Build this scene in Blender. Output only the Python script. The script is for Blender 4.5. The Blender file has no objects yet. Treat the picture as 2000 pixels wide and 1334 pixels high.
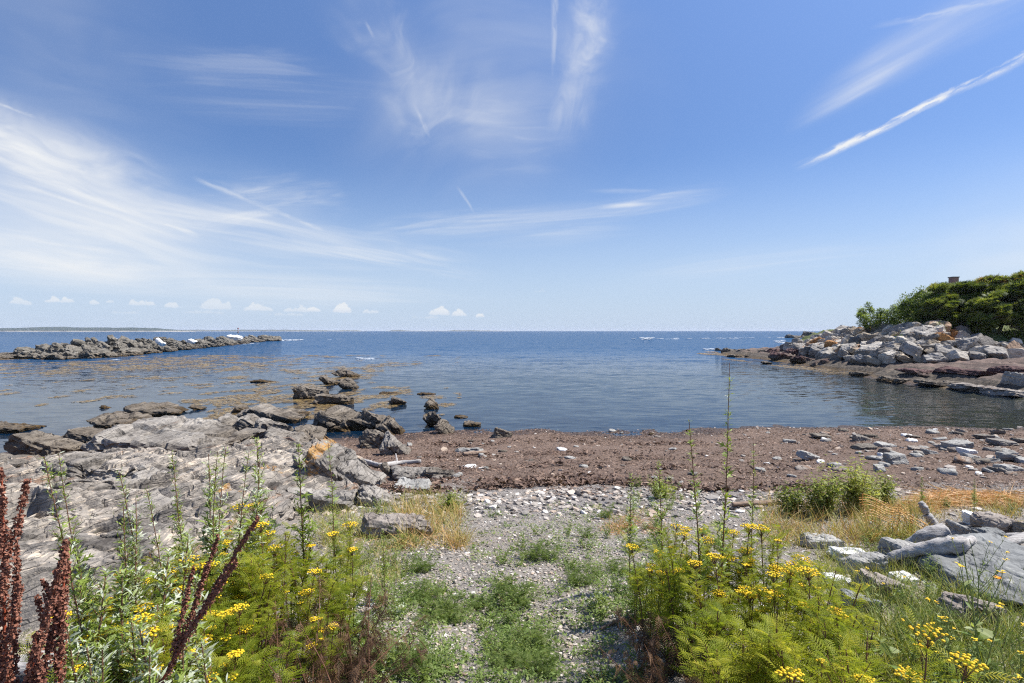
import bpy, math, random
import numpy as np
from mathutils import Vector, Matrix

R = math.radians
S = bpy.context.scene
C = S.collection
# ------------------------------------------------------------------ camera
FPX = 1111.0                 # focal length in pixels of the 2000 px wide photograph
CAMZ = 3.5
HORIZON = 646.0
PITCH = math.atan((667 - HORIZON) / FPX)
cam_data = bpy.data.cameras.new('camera')
cam_data.sensor_width = 36.0
cam_data.lens = 36.0 * FPX / 2000.0
cam_data.clip_start = 0.05
cam_data.clip_end = 60000
cam = bpy.data.objects.new('camera', cam_data)
cam.location = (0, 0, CAMZ)
cam.rotation_euler = (R(90) - PITCH, 0, 0)
C.objects.link(cam)
S.camera = cam
S.view_settings.view_transform = 'Standard'
S.view_settings.look = 'None'
S.view_settings.exposure = 0.80
S.view_settings.gamma = 1.0
S.cycles.max_bounces = 6
S.cycles.diffuse_bounces = 3
S.cycles.glossy_bounces = 3
S.cycles.transmission_bounces = 3
S.cycles.transparent_max_bounces = 12
S.cycles.volume_bounces = 0
S.cycles.caustics_reflective = False
S.cycles.caustics_refractive = False
S.cycles.use_denoising = False
S.cycles.filter_width = 1.2
S.cycles.use_adaptive_sampling = False
S.cycles.sample_clamp_indirect = 6.0

SUN_AZ, SUN_EL = 78.0, 54.0  # azimuth from the view direction (+Y) towards +X
SUN_DIR = Vector((math.sin(R(SUN_AZ)) * math.cos(R(SUN_EL)), math.cos(R(SUN_AZ)) * math.cos(R(SUN_EL)), math.sin(R(SUN_EL))))
sun_data = bpy.data.lights.new('sun', 'SUN')
sun_data.energy = 4.6
sun_data.angle = R(0.53)
sun_data.color = (1.0, 0.955, 0.88)
sun = bpy.data.objects.new('sun', sun_data)
sun.rotation_euler = SUN_DIR.to_track_quat('Z', 'Y').to_euler()
sun.location = (30, 10, 40)
C.objects.link(sun)

# ------------------------------------------------------------------ pixel <-> world helpers (layout only)
CP, SP = math.cos(PITCH), math.sin(PITCH)
def ray(px, py):
    x, z, y = (px - 1000.0) / FPX, (667.0 - py) / FPX, 1.0
    return np.array([x, y * CP + z * SP, -y * SP + z * CP])
def at_z(px, py, z=0.0):
    d = ray(px, py)
    t = (z - CAMZ) / d[2]
    return np.array([d[0] * t, d[1] * t, z])
def at_y(px, py, Y):
    d = ray(px, py)
    t = Y / d[1]
    return np.array([d[0] * t, Y, CAMZ + d[2] * t])

# ------------------------------------------------------------------ numpy noise
def _h(ix, iy, iz, seed):
    with np.errstate(over='ignore'):
        h = ix.astype(np.uint32) * np.uint32(374761393) + iy.astype(np.uint32) * np.uint32(668265263) + iz.astype(np.uint32) * np.uint32(2147483647) + np.uint32((seed * 1274126177) & 0xffffffff)
        h = (h ^ (h >> np.uint32(13))) * np.uint32(1274126177)
        h = (h ^ (h >> np.uint32(15))) * np.uint32(2246822519)
        h = h ^ (h >> np.uint32(16))
    return h.astype(np.float64) / 4294967295.0
def vnoise(P, seed=0):
    P = np.asarray(P, float)
    i = np.floor(P).astype(np.int64)
    f = P - i
    u = f * f * f * (f * (f * 6 - 15) + 10)
    i = i & 0xffffffff
    x0, y0, z0 = i[:, 0], i[:, 1], i[:, 2]
    x1, y1, z1 = (x0 + 1) & 0xffffffff, (y0 + 1) & 0xffffffff, (z0 + 1) & 0xffffffff
    ux, uy, uz = u[:, 0], u[:, 1], u[:, 2]
    a = _h(x0, y0, z0, seed) * (1 - ux) + _h(x1, y0, z0, seed) * ux
    b = _h(x0, y1, z0, seed) * (1 - ux) + _h(x1, y1, z0, seed) * ux
    c = _h(x0, y0, z1, seed) * (1 - ux) + _h(x1, y0, z1, seed) * ux
    d = _h(x0, y1, z1, seed) * (1 - ux) + _h(x1, y1, z1, seed) * ux
    return ((a * (1 - uy) + b * uy) * (1 - uz) + (c * (1 - uy) + d * uy) * uz) * 2 - 1
def fbm(P, oct=5, seed=0, gain=0.5, lac=2.03):
    P = np.asarray(P, float)
    s, a, f = 0, 1.0, 1.0
    for k in range(oct):
        s = s + a * vnoise(P * f + 17.3 * k, seed + k * 7)
        a *= gain; f *= lac
    return s
def ridged(P, oct=4, seed=0, gain=0.5):
    s, a, f = 0, 1.0, 1.0
    for k in range(oct):
        s = s + a * (1 - 2 * np.abs(vnoise(P * f + 11.7 * k, seed + k * 5)))
        a *= gain; f *= 2.1
    return s
def sstep(a, b, x):
    t = np.clip((x - a) / (b - a), 0, 1)
    return t * t * (3 - 2 * t)

# ------------------------------------------------------------------ mesh helpers
def mesh_np(name, V, F, smooth=True, attrs=None, mats=None, mat_idx=None):
    """F: an (n,3) or (n,4) array, or a list of such arrays."""
    V = np.asarray(V, np.float32)
    Fs = [np.asarray(f, np.int32) for f in (F if isinstance(F, list) else [F]) if len(f)]
    me = bpy.data.meshes.new(name)
    me.vertices.add(len(V))
    me.vertices.foreach_set('co', V.ravel())
    nl = sum(f.size for f in Fs); nf = sum(len(f) for f in Fs)
    me.loops.add(nl)
    me.loops.foreach_set('vertex_index', np.concatenate([f.ravel() for f in Fs]))
    me.polygons.add(nf)
    tot = np.concatenate([np.full(len(f), f.shape[1], np.int32) for f in Fs])
    st = np.concatenate([[0], np.cumsum(tot)[:-1]]).astype(np.int32)
    me.polygons.foreach_set('loop_start', st)
    me.polygons.foreach_set('loop_total', tot)
    me.polygons.foreach_set('use_smooth', np.full(nf, smooth))
    for m in (mats or []): me.materials.append(m)
    if mat_idx is not None: me.polygons.foreach_set('material_index', np.asarray(mat_idx, np.int32))
    me.update(calc_edges=True)
    for k, a in (attrs or {}).items():
        a = np.asarray(a, np.float32)
        if a.ndim == 1:
            at = me.attributes.new(k, 'FLOAT', 'POINT'); at.data.foreach_set('value', a)
        else:
            at = me.attributes.new(k, 'FLOAT_VECTOR', 'POINT'); at.data.foreach_set('vector', a.ravel())
    me.validate()
    return me
def link(name, me, loc=(0, 0, 0), parent=None, rot=None):
    o = bpy.data.objects.new(name, me)
    o.location = loc
    if rot is not None: o.rotation_euler = rot
    C.objects.link(o)
    if parent is not None: o.parent = parent
    return o
def tag(o, label=None, cat=None, group=None, kind=None):
    if label: o['label'] = label
    if cat: o['category'] = cat
    if group: o['group'] = group
    if kind: o['kind'] = kind
    return o
def dup(root, loc, rotz=0.0, scale=1.0, tilt=(0, 0)):
    r = root.copy(); C.objects.link(r)
    r.location = loc; r.rotation_euler = (tilt[0], tilt[1], rotz); r.scale = (scale,) * 3 if np.isscalar(scale) else scale
    for ch in list(root.children):
        c = ch.copy(); C.objects.link(c); c.parent = r
        for g in list(ch.children):
            d = g.copy(); C.objects.link(d); d.parent = c
    return r
class MB:
    """collects shapes into one mesh"""
    def __init__(s): s.v, s.t, s.q, s.n, s.a = [], [], [], 0, []
    def add(s, V, T=None, Q=None, a=0.0):
        V = np.asarray(V, float)
        s.v.append(V)
        if T is not None and len(T): s.t.append(np.asarray(T, int) + s.n)
        if Q is not None and len(Q): s.q.append(np.asarray(Q, int) + s.n)
        s.a.append(np.broadcast_to(np.asarray(a, float), (len(V),)).copy())
        s.n += len(V)
    def tube(s, pts, rad, n=5, a=0.0, cap=True):
        pts = np.asarray(pts, float); m = len(pts)
        rad = np.broadcast_to(np.asarray(rad, float), (m,))
        tan = np.gradient(pts, axis=0)
        tan /= np.linalg.norm(tan, axis=1)[:, None] + 1e-9
        up = np.array([0.13, 0.31, 0.94]) if abs(tan[0, 2]) < 0.9 else np.array([0.95, 0.2, 0.05])
        s1 = np.cross(tan, up); s1 /= np.linalg.norm(s1, axis=1)[:, None] + 1e-9
        s2 = np.cross(tan, s1)
        th = np.arange(n) * 2 * np.pi / n
        V = pts[:, None, :] + rad[:, None, None] * (np.cos(th)[None, :, None] * s1[:, None, :] + np.sin(th)[None, :, None] * s2[:, None, :])
        V = V.reshape(-1, 3)
        i = np.arange(m - 1)[:, None] * n; j = np.arange(n)[None, :]; k = (j + 1) % n
        Q = np.stack([i + j, i + k, i + n + k, i + n + j], -1).reshape(-1, 4)
        T = []
        if cap:
            V = np.vstack([V, pts[:1], pts[-1:]])
            c0, c1 = m * n, m * n + 1
            T = [(c0, (q + 1) % n, q) for q in range(n)] + [(c1, (m - 1) * n + q, (m - 1) * n + (q + 1) % n) for q in range(n)]
        s.add(V, T, Q, a)
    def box(s, lo, hi, a=0.0):
        x0, y0, z0 = lo; x1, y1, z1 = hi
        V = [(x0, y0, z0), (x1, y0, z0), (x1, y1, z0), (x0, y1, z0), (x0, y0, z1), (x1, y0, z1), (x1, y1, z1), (x0, y1, z1)]
        s.add(V, None, [(0, 3, 2, 1), (4, 5, 6, 7), (0, 1, 5, 4), (1, 2, 6, 5), (2, 3, 7, 6), (3, 0, 4, 7)], a)
    def mesh(s, name, mats, smooth=False, attr='tone'):
        F = []
        if s.t: F.append(np.concatenate(s.t))
        if s.q: F.append(np.concatenate(s.q))
        return mesh_np(name, np.concatenate(s.v), F, smooth, {attr: np.concatenate(s.a)}, mats)
    def build(s, name, mats, parent=None, loc=(0, 0, 0), smooth=False):
        return link(name, s.mesh(name, mats if isinstance(mats, list) else [mats], smooth), loc, parent)
_ico = {}
def ico(sub):
    if sub in _ico: return _ico[sub]
    import bmesh
    bm = bmesh.new()
    bmesh.ops.create_icosphere(bm, subdivisions=sub, radius=1.0)
    V = np.array([v.co[:] for v in bm.verts]); F = np.array([[v.index for v in f.verts] for f in bm.faces])
    bm.free()
    V /= np.linalg.norm(V, axis=1)[:, None]
    _ico[sub] = (V, F)
    return _ico[sub]

# ------------------------------------------------------------------ node helpers
class E:
    """a float socket with arithmetic"""
    def __init__(s, t, sock): s.t, s.s = t, sock
    def m(s, op, b=None, c=None, clamp=False):
        n = s.t.nodes.new('ShaderNodeMath'); n.operation = op; n.use_clamp = clamp
        s.t.links.new(s.s, n.inputs[0])
        for i, v in ((1, b), (2, c)):
            if v is None: continue
            if isinstance(v, E): s.t.links.new(v.s, n.inputs[i])
            else: n.inputs[i].default_value = v
        return E(s.t, n.outputs[0])
    def __add__(s, b): return s.m('ADD', b)
    __radd__ = __add__
    def __mul__(s, b): return s.m('MULTIPLY', b)
    __rmul__ = __mul__
    def __sub__(s, b): return s.m('SUBTRACT', b)
    def __rsub__(s, b): return (s * -1.0) + b
    def __truediv__(s, b): return s.m('DIVIDE', b)
    def abs(s): return s.m('ABSOLUTE')
    def sqrt(s): return s.m('SQRT')
    def clamp(s): return s.m('ADD', 0.0, clamp=True)
    def step(s, a, b, o0=0.0, o1=1.0):
        n = s.t.nodes.new('ShaderNodeMapRange'); n.interpolation_type = 'SMOOTHSTEP'
        s.t.links.new(s.s, n.inputs['Value'])
        for k, v in (('From Min', a), ('From Max', b), ('To Min', o0), ('To Max', o1)): n.inputs[k].default_value = v
        return E(s.t, n.outputs['Result'])
    def max(s, b): return s.m('MAXIMUM', b)
    def min(s, b): return s.m('MINIMUM', b)
def nd(t, typ, _p=None, **k):
    n = t.nodes.new(typ)
    for a, v in (_p or {}).items(): setattr(n, a, v)
    for a, v in k.items():
        key = int(a[1:]) if a[0] == 'i' and a[1:].isdigit() else a.replace('_', ' ')
        inp = n.inputs[key]
        if isinstance(v, E): t.links.new(v.s, inp)
        elif isinstance(v, bpy.types.NodeSocket): t.links.new(v, inp)
        else: inp.default_value = v
    return n
def col(c): return (c[0], c[1], c[2], 1.0)
def mixc(t, f, a, b, mode='MIX'):
    n = t.nodes.new('ShaderNodeMix'); n.data_type = 'RGBA'; n.blend_type = mode
    for i, v in ((0, f), (6, a), (7, b)):
        if isinstance(v, E): t.links.new(v.s, n.inputs[i])
        elif isinstance(v, bpy.types.NodeSocket): t.links.new(v, n.inputs[i])
        else: n.inputs[i].default_value = v if i == 0 else col(v)
    return n.outputs[2]
def ramp(t, f, stops, interp='LINEAR'):
    n = t.nodes.new('ShaderNodeValToRGB'); n.color_ramp.interpolation = interp
    el = n.color_ramp.elements
    while len(el) > 1: el.remove(el[-1])
    el[0].position = stops[0][0]; el[0].color = col(stops[0][1])
    for p, c in stops[1:]:
        e = el.new(p); e.color = col(c)
    t.links.new(f.s if isinstance(f, E) else f, n.inputs[0])
    return n.outputs[0]
def noise(t, vec, scale=1.0, detail=4.0, rough=0.55, dist=0.0, out=0, dim='3D'):
    n = nd(t, 'ShaderNodeTexNoise', {'noise_dimensions': dim}, Scale=scale, Detail=detail, Roughness=rough, Distortion=dist)
    if vec is not None: t.links.new(vec, n.inputs['Vector'])
    return E(t, n.outputs[0]) if out == 0 else n.outputs[1]
def mapping(t, vec, scale=(1, 1, 1), rot=(0, 0, 0), loc=(0, 0, 0)):
    n = nd(t, 'ShaderNodeMapping', None, Scale=scale, Rotation=rot, Location=loc)
    t.links.new(vec, n.inputs['Vector'])
    return n.outputs[0]
def sep(t, vec):
    n = t.nodes.new('ShaderNodeSeparateXYZ'); t.links.new(vec, n.inputs[0])
    return [E(t, o) for o in n.outputs]
def comb(t, x, y, z):
    n = t.nodes.new('ShaderNodeCombineXYZ')
    for i, v in enumerate((x, y, z)):
        if isinstance(v, E): t.links.new(v.s, n.inputs[i])
        else: n.inputs[i].default_value = v
    return n.outputs[0]
def vadd(t, a, b, op='ADD'):
    n = t.nodes.new('ShaderNodeVectorMath'); n.operation = op
    for i, v in enumerate((a, b)):
        if isinstance(v, bpy.types.NodeSocket): t.links.new(v, n.inputs[i])
        else: n.inputs[i].default_value = v
    return n.outputs[0]
def new_mat(name):
    m = bpy.data.materials.new(name); m.use_nodes = True
    t = m.node_tree; t.nodes.clear()
    out = t.nodes.new('ShaderNodeOutputMaterial')
    return m, t, out
def attr(t, name):
    n = t.nodes.new('ShaderNodeAttribute'); n.attribute_name = name
    return E(t, n.outputs['Fac']), n.outputs['Vector']
def bump(t, h, strength=0.5, dist=0.1, normal=None):
    n = nd(t, 'ShaderNodeBump', None, Strength=strength, Distance=dist, Height=h)
    if normal is not None: t.links.new(normal, n.inputs['Normal'])
    return n.outputs[0]
def principled(t, out, color, rough=0.8, normal=None, spec=0.3, **k):
    n = t.nodes.new('ShaderNodeBsdfPrincipled')
    if isinstance(color, bpy.types.NodeSocket): t.links.new(color, n.inputs['Base Color'])
    else: n.inputs['Base Color'].default_value = col(color)
    if isinstance(rough, E): t.links.new(rough.s, n.inputs['Roughness'])
    else: n.inputs['Roughness'].default_value = rough
    n.inputs['Specular IOR Level'].default_value = spec
    if normal is not None: t.links.new(normal, n.inputs['Normal'])
    if out is not None: t.links.new(n.outputs[0], out.inputs[0])
    return n

# ------------------------------------------------------------------ world: Nishita sky
W = bpy.data.worlds.new('World'); S.world = W; W.use_nodes = True
t = W.node_tree; t.nodes.clear()
w_out = t.nodes.new('ShaderNodeOutputWorld')
bg = t.nodes.new('ShaderNodeBackground'); bg.inputs['Strength'].default_value = 0.09
t.links.new(bg.outputs[0], w_out.inputs[0])
sky = t.nodes.new('ShaderNodeTexSky'); sky.sky_type = 'NISHITA'; sky.sun_disc = False
sky.sun_elevation = R(SUN_EL); sky.sun_rotation = R(SUN_AZ)
sky.altitude = 0; sky.air_density = 1.0; sky.dust_density = 0.6; sky.ozone_density = 2.2
tc = t.nodes.new('ShaderNodeTexCoord')
D = nd(t, 'ShaderNodeVectorMath', {'operation': 'NORMALIZE'}, i0=tc.outputs['Generated']).outputs[0]
dz = sep(t, D)[2]
SKY_GAIN = 1.0
sky_col = mixc(t, 1.0, sky.outputs[0], (0.54, 0.65, 0.85), 'MULTIPLY')
sky_col = mixc(t, dz.step(0.25, 0.60), sky_col, mixc(t, 1.0, sky_col, (1.45, 1.38, 1.30), 'MULTIPLY'))
sky_col = mixc(t, dz.step(0.30, -0.02, 0.0, 0.85), sky_col, (3.7, 4.5, 5.7))
t.links.new(sky_col, bg.inputs['Color'])

# ------------------------------------------------------------------ high cloud: one very distant thin sheet of cirrus, contrails and small cumulus
def udir(px, py):
    d = ray(px, py); return d / np.linalg.norm(d)
az = np.radians(np.linspace(-50, 50, 1700))
el = np.radians(np.concatenate([np.linspace(-0.05, 4.2, 100), np.linspace(4.3, 42, 540)]))
AZ, EL = np.meshgrid(az, el)
SD = np.stack([np.sin(AZ) * np.cos(EL), np.cos(AZ) * np.cos(EL), np.sin(EL)], -1).reshape(-1, 3)
alpha = np.zeros(len(SD)); shade = np.zeros(len(SD))
def over(idx, a): alpha[idx] = 1 - (1 - alpha[idx]) * (1 - np.clip(a, 0, 1))
def local(px, py, rot=0.0):
    c = udir(px, py)
    ex = (udir(px + 2, py) - udir(px - 2, py)); kx = np.linalg.norm(ex) / 4; ex /= np.linalg.norm(ex)
    ey = (udir(px, py - 2) - udir(px, py + 2)); ky = np.linalg.norm(ey) / 4; ey /= np.linalg.norm(ey)
    cs, sn = math.cos(R(rot)), math.sin(R(rot))
    dc = np.maximum(SD @ c, 0.1)
    X = SD @ ex / (dc * kx); Y = SD @ ey / (dc * ky)
    return X * cs + Y * sn, Y * cs - X * sn
def n01(P, oct, seed): return 0.5 + 0.5 * fbm(P, oct, seed, 0.56) / 1.15
def wisp(px, py, rx, ry, rot=0, k=0.6, fx=0.004, fy=0.02, thr=0.42, width=0.3, seed=0.0, dist=0.6, soft=0.15, detail=7):
    a, b = local(px, py, rot)
    q = np.sqrt((a / rx) ** 2 + (b / ry) ** 2)
    i = np.where(q < 1)[0]
    if not len(i): return
    a, b, q = a[i], b[i], q[i]
    P = np.stack([a * fx, b * fy, np.full(len(a), seed * 5.3)], -1)
    w1 = fbm(P * 0.7 + 31, 3, 5); w2 = fbm(P * 0.7 + 57, 3, 6)
    P[:, 0] += w1 * dist * 0.6; P[:, 1] += w2 * dist
    n = n01(P, min(detail, 5), int(seed * 10))
    # long fine fibres across the sheet
    f = n01(np.stack([a * fx * 1.5 + w1 * dist, b * fy * 5 + w2 * dist * 3, np.full(len(a), seed)], -1), 4, 77)
    m = sstep(1.0, soft, q)
    over(i, (0.22 * m + 0.78 * sstep(thr - .1, thr + width * 1.9, n + (m - 0.5) * 0.18)) * m * k * (0.6 + 0.7 * f) * 1.08)
def trail(p0, p1, w0, w1, k=0.8, lump=0.02, seed=0.0, f0=0.15, f1=0.1):
    d0, d1 = udir(*p0), udir(*p1)
    n = np.cross(d0, d1); n /= np.linalg.norm(n)
    tx = np.cross(n, d0)
    ang = math.acos(np.clip(d0 @ d1, -1, 1))
    L = math.hypot(p1[0] - p0[0], p1[1] - p0[1])
    s = np.arctan2(SD @ tx, SD @ d0) / ang
    h0 = (SD @ n) * (L / ang)
    i = np.where((s > 0) & (s < 1) & (np.abs(h0) < 2.2 * max(w0, w1)))[0]
    s, h0 = s[i], h0[i]
    P = np.stack([s * L * lump, h0 * 0.12, np.full(len(s), seed * 3.7)], -1)
    nz = n01(P, 5, int(seed))
    h = h0 + (nz - 0.5) * w1 * 0.9 + fbm(np.stack([s * L * 0.006, s * 0, s * 0 + seed], -1), 2, 3) * w1 * 0.5
    w = s * (w1 - w0) + w0
    over(i, sstep(1.25, 0.0, np.abs(h) / w) * sstep(0, f0, s) * sstep(1.0, 1.0 - f1, s) * (0.45 + 0.75 * sstep(0.3, 0.65, nz)) * k * 1.0)
# thin veils
wisp(60, 60, 500, 330, 0, 0.17, 0.002, 0.004, 0.05, 0.5, 33.3, 0.4, 0.0)
wisp(200, 470, 950, 250, 0, 0.38, 0.002, 0.01, 0.1, 0.5, 30.3, 0.3, 0.0)
wisp(60, 380, 560, 220, -10, 0.36, 0.003, 0.01, 0.15, 0.5, 31.3, 0.4, 0.0)
wisp(950, 180, 460, 350, 0, 0.20, 0.003, 0.004, 0.1, 0.5, 32.3, 0.6, 0.0)
# broad cirrus at the left
wisp(90, 300, 330, 115, -8, 0.74, 0.005, 0.012, 0.28, 0.35, 1.3, 0.9)
wisp(180, 420, 420, 150, -12, 0.56, 0.003, 0.018, 0.33, 0.35, 2.1, 0.8)
wisp(520, 400, 230, 75, 10, 0.5, 0.005, 0.03, 0.33, 0.35, 3.7, 0.9)
wisp(100, 500, 430, 80, -4, 0.7, 0.0025, 0.02, 0.25, 0.4, 4.2, 0.5)
wisp(480, 450, 380, 95, -6, 0.5, 0.003, 0.03, 0.36, 0.3, 5.9, 0.7)
wisp(720, 490, 300, 60, -8, 0.4, 0.004, 0.05, 0.42, 0.3, 6.2, 0.7)
wisp(900, 440, 240, 40, 6, 0.42, 0.004, 0.06, 0.40, 0.3, 7.7, 0.6)
wisp(560, 560, 700, 70, 0, 0.35, 0.0018, 0.03, 0.35, 0.35, 8.4, 0.5)
# the wisps from the top centre
wisp(1150, 60, 95, 210, -8, 0.42, 0.018, 0.010, 0.26, 0.45, 9.6, 0.5)
wisp(1120, 200, 70, 110, -10, 0.3, 0.02, 0.006, 0.36, 0.3, 10.6, 0.9)
wisp(770, 110, 120, 240, 36, 0.30, 0.010, 0.008, 0.30, 0.5, 11.1, 0.6)
wisp(860, 210, 180, 130, 25, 0.26, 0.010, 0.012, 0.34, 0.45, 12.9, 0.7)
wisp(1000, 260, 170, 130, 0, 0.26, 0.004, 0.02, 0.38, 0.3, 13.3, 0.8)
wisp(480, 130, 300, 60, 8, 0.16, 0.004, 0.04, 0.42, 0.3, 14.8, 0.8)
wisp(560, 190, 350, 70, 6, 0.14, 0.003, 0.05, 0.42, 0.3, 15.3, 0.7)
wisp(1260, 395, 190, 34, 6, 0.42, 0.004, 0.05, 0.32, 0.3, 16.2, 0.5)
wisp(1215, 372, 85, 8, -3, 0.40, 0.006, 0.05, 0.2, 0.4, 17.6, 0.3)
wisp(1225, 400, 75, 9, 2, 0.55, 0.006, 0.05, 0.2, 0.4, 18.6, 0.3)
wisp(1080, 440, 260, 50, 4, 0.3, 0.003, 0.04, 0.36, 0.3, 19.1, 0.5)
# hazy sheets at the upper right
wisp(1880, 30, 360, 90, 14, 0.46, 0.002, 0.012, 0.22, 0.45, 20.4, 0.4)
wisp(1760, 110, 250, 70, 20, 0.3, 0.002, 0.014, 0.25, 0.4, 21.8, 0.4)
wisp(1690, 170, 180, 50, 22, 0.30, 0.003, 0.014, 0.2, 0.45, 22.1, 0.3)
wisp(1500, 520, 500, 60, 4, 0.2, 0.002, 0.03, 0.35, 0.35, 23.9, 0.5)
wisp(2000, 520, 420, 300, 0, 0.40, 0.002, 0.004, 0.05, 0.6, 24.0, 0.2, 0.0)
# contrails
trail((1545, 335), (1860, 185), 13, 9, 0.85, 0.02, 1.0, 0.35, 0.05)
trail((1820, 203), (2080, 68), 9, 17, 0.55, 0.02, 2.0, 0.1, 0.05)
trail((0, 320), (395, 466), 9, 7, 0.5, 0.02, 3.0, 0.1, 0.1)
trail((0, 345), (160, 400), 5, 4, 0.3, 0.02, 4.0)
trail((370, 345), (640, 455), 6, 5, 0.3, 0.02, 5.0)
trail((805, 196), (842, 275), 5, 4, 0.26, 0.03, 6.0, 0.35, 0.4)
trail((888, 360), (930, 422), 4, 3, 0.22, 0.03, 7.0, 0.35, 0.4)
trail((712, 36), (735, 80), 4, 4, 0.18, 0.03, 8.0, 0.4, 0.4)
trail((-60, 180), (75, 232), 5, 4, 0.35, 0.03, 9.0)
trail((1084, -30), (1082, 170), 9, 5, 0.24, 0.03, 10.0, 0.1, 0.5)
trail((1690, 60), (2080, -40), 9, 14, 0.25, 0.02, 11.0)
# small cumulus low over the horizon
_rk = np.random.RandomState(9).rand(40)
for k, (x, top, base, hw) in enumerate([(40, 579, 593, 27), (105, 580, 589, 22), (135, 578, 589, 16), (185, 586, 593, 12), (215, 583, 590, 10), (268, 584, 595, 20), (291, 584, 595, 15), (340, 589, 600, 22), (422, 580, 603, 36), (505, 590, 606, 33), (578, 596, 608, 27), (612, 599, 607, 16), (668, 592, 609, 21), (724, 600, 610, 18), (858, 596, 614, 23), (897, 604, 616, 17), (938, 612, 618, 10), (250, 607, 611, 40), (395, 605, 611, 50), (560, 610, 615, 40), (820, 616, 620, 40), (1060, 565, 569, 18)]):
    a, b = local(x, base)
    i = np.where((np.abs(a) < hw * 1.1) & (b > -6) & (b < 40))[0]
    a, b = a[i], b[i]; h = base - top
    n = fbm(np.stack([a * 0.11, b * 0.14, a * 0 + k * 3.1], -1), 4, 40, 0.55)
    n2 = fbm(np.stack([a * 0.07, a * 0, a * 0 + k * 1.7], -1), 2, 41) * 0.5 + 0.5
    prof = (1 - (a / hw) ** 2) * (n2 * 0.9 + 0.4)
    m = sstep(-0.8, 2.4, prof * h + n * 3.2 - b) * sstep(-2.5, 1.0, b + n * 1.2) * sstep(1.0, 0.7, np.abs(a) / hw) * ((0.48 + 0.34 * _rk[k]) if k < 17 else 0.26)
    shade[i] = np.maximum(shade[i], sstep(0.55, -0.1, b / h) * m)
    alpha[i] = np.maximum(alpha[i], m)
idx = np.arange(len(SD)).reshape(AZ.shape)
Q = np.stack([idx[:-1, :-1], idx[:-1, 1:], idx[1:, 1:], idx[1:, :-1]], -1).reshape(-1, 4)
Q = Q[alpha[Q].max(1) > 0.004]
keep = np.unique(Q); remap = np.full(len(SD), -1); remap[keep] = np.arange(len(keep))
m_cl, t, out = new_mat('cloud')
a_, _ = attr(t, 'cover'); s_, _ = attr(t, 'shade')
em = nd(t, 'ShaderNodeEmission', None, Color=mixc(t, s_ * 0.8, (0.96, 0.98, 1.0), (0.72, 0.80, 0.94)), Strength=0.53)
fin = nd(t, 'ShaderNodeMixShader', None, i0=a_, i1=nd(t, 'ShaderNodeBsdfTransparent').outputs[0], i2=em.outputs[0])
t.links.new(fin.outputs[0], out.inputs[0])
o = link('sky', mesh_np('sky', SD[keep] * 30000.0, remap[Q], True, {'cover': alpha[keep], 'shade': shade[keep]}, [m_cl]))
tag(o, 'high cirrus, contrails and small fair weather clouds over the sea', None, None, 'structure')


# ------------------------------------------------------------------ the lie of the land
def poly_sd(x, y, P):
    """signed distance to a closed polygon, positive inside"""
    P = np.asarray(P, float); n = len(P)
    d = np.full(x.shape, 1e18); ins = np.zeros(x.shape, bool)
    for i in range(n):
        ax, ay = P[i]; bx, by = P[(i + 1) % n]
        ex, ey = bx - ax, by - ay
        tt = np.clip(((x - ax) * ex + (y - ay) * ey) / (ex * ex + ey * ey), 0, 1)
        d = np.minimum(d, (x - ax - tt * ex) ** 2 + (y - ay - tt * ey) ** 2)
        c = ((ay > y) != (by > y)) & (x < (bx - ax) * (y - ay) / (by - ay + 1e-12) + ax)
        ins ^= c
    return np.where(ins, 1, -1) * np.sqrt(d)
MOUND = [(36, 74), (33.6, 64), (31, 55), (30.6, 47), (34.4, 44.6), (40, 44.2), (46, 43.8), (60, 43), (140, 60), (140, 120), (60, 110), (42, 90)]
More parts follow.
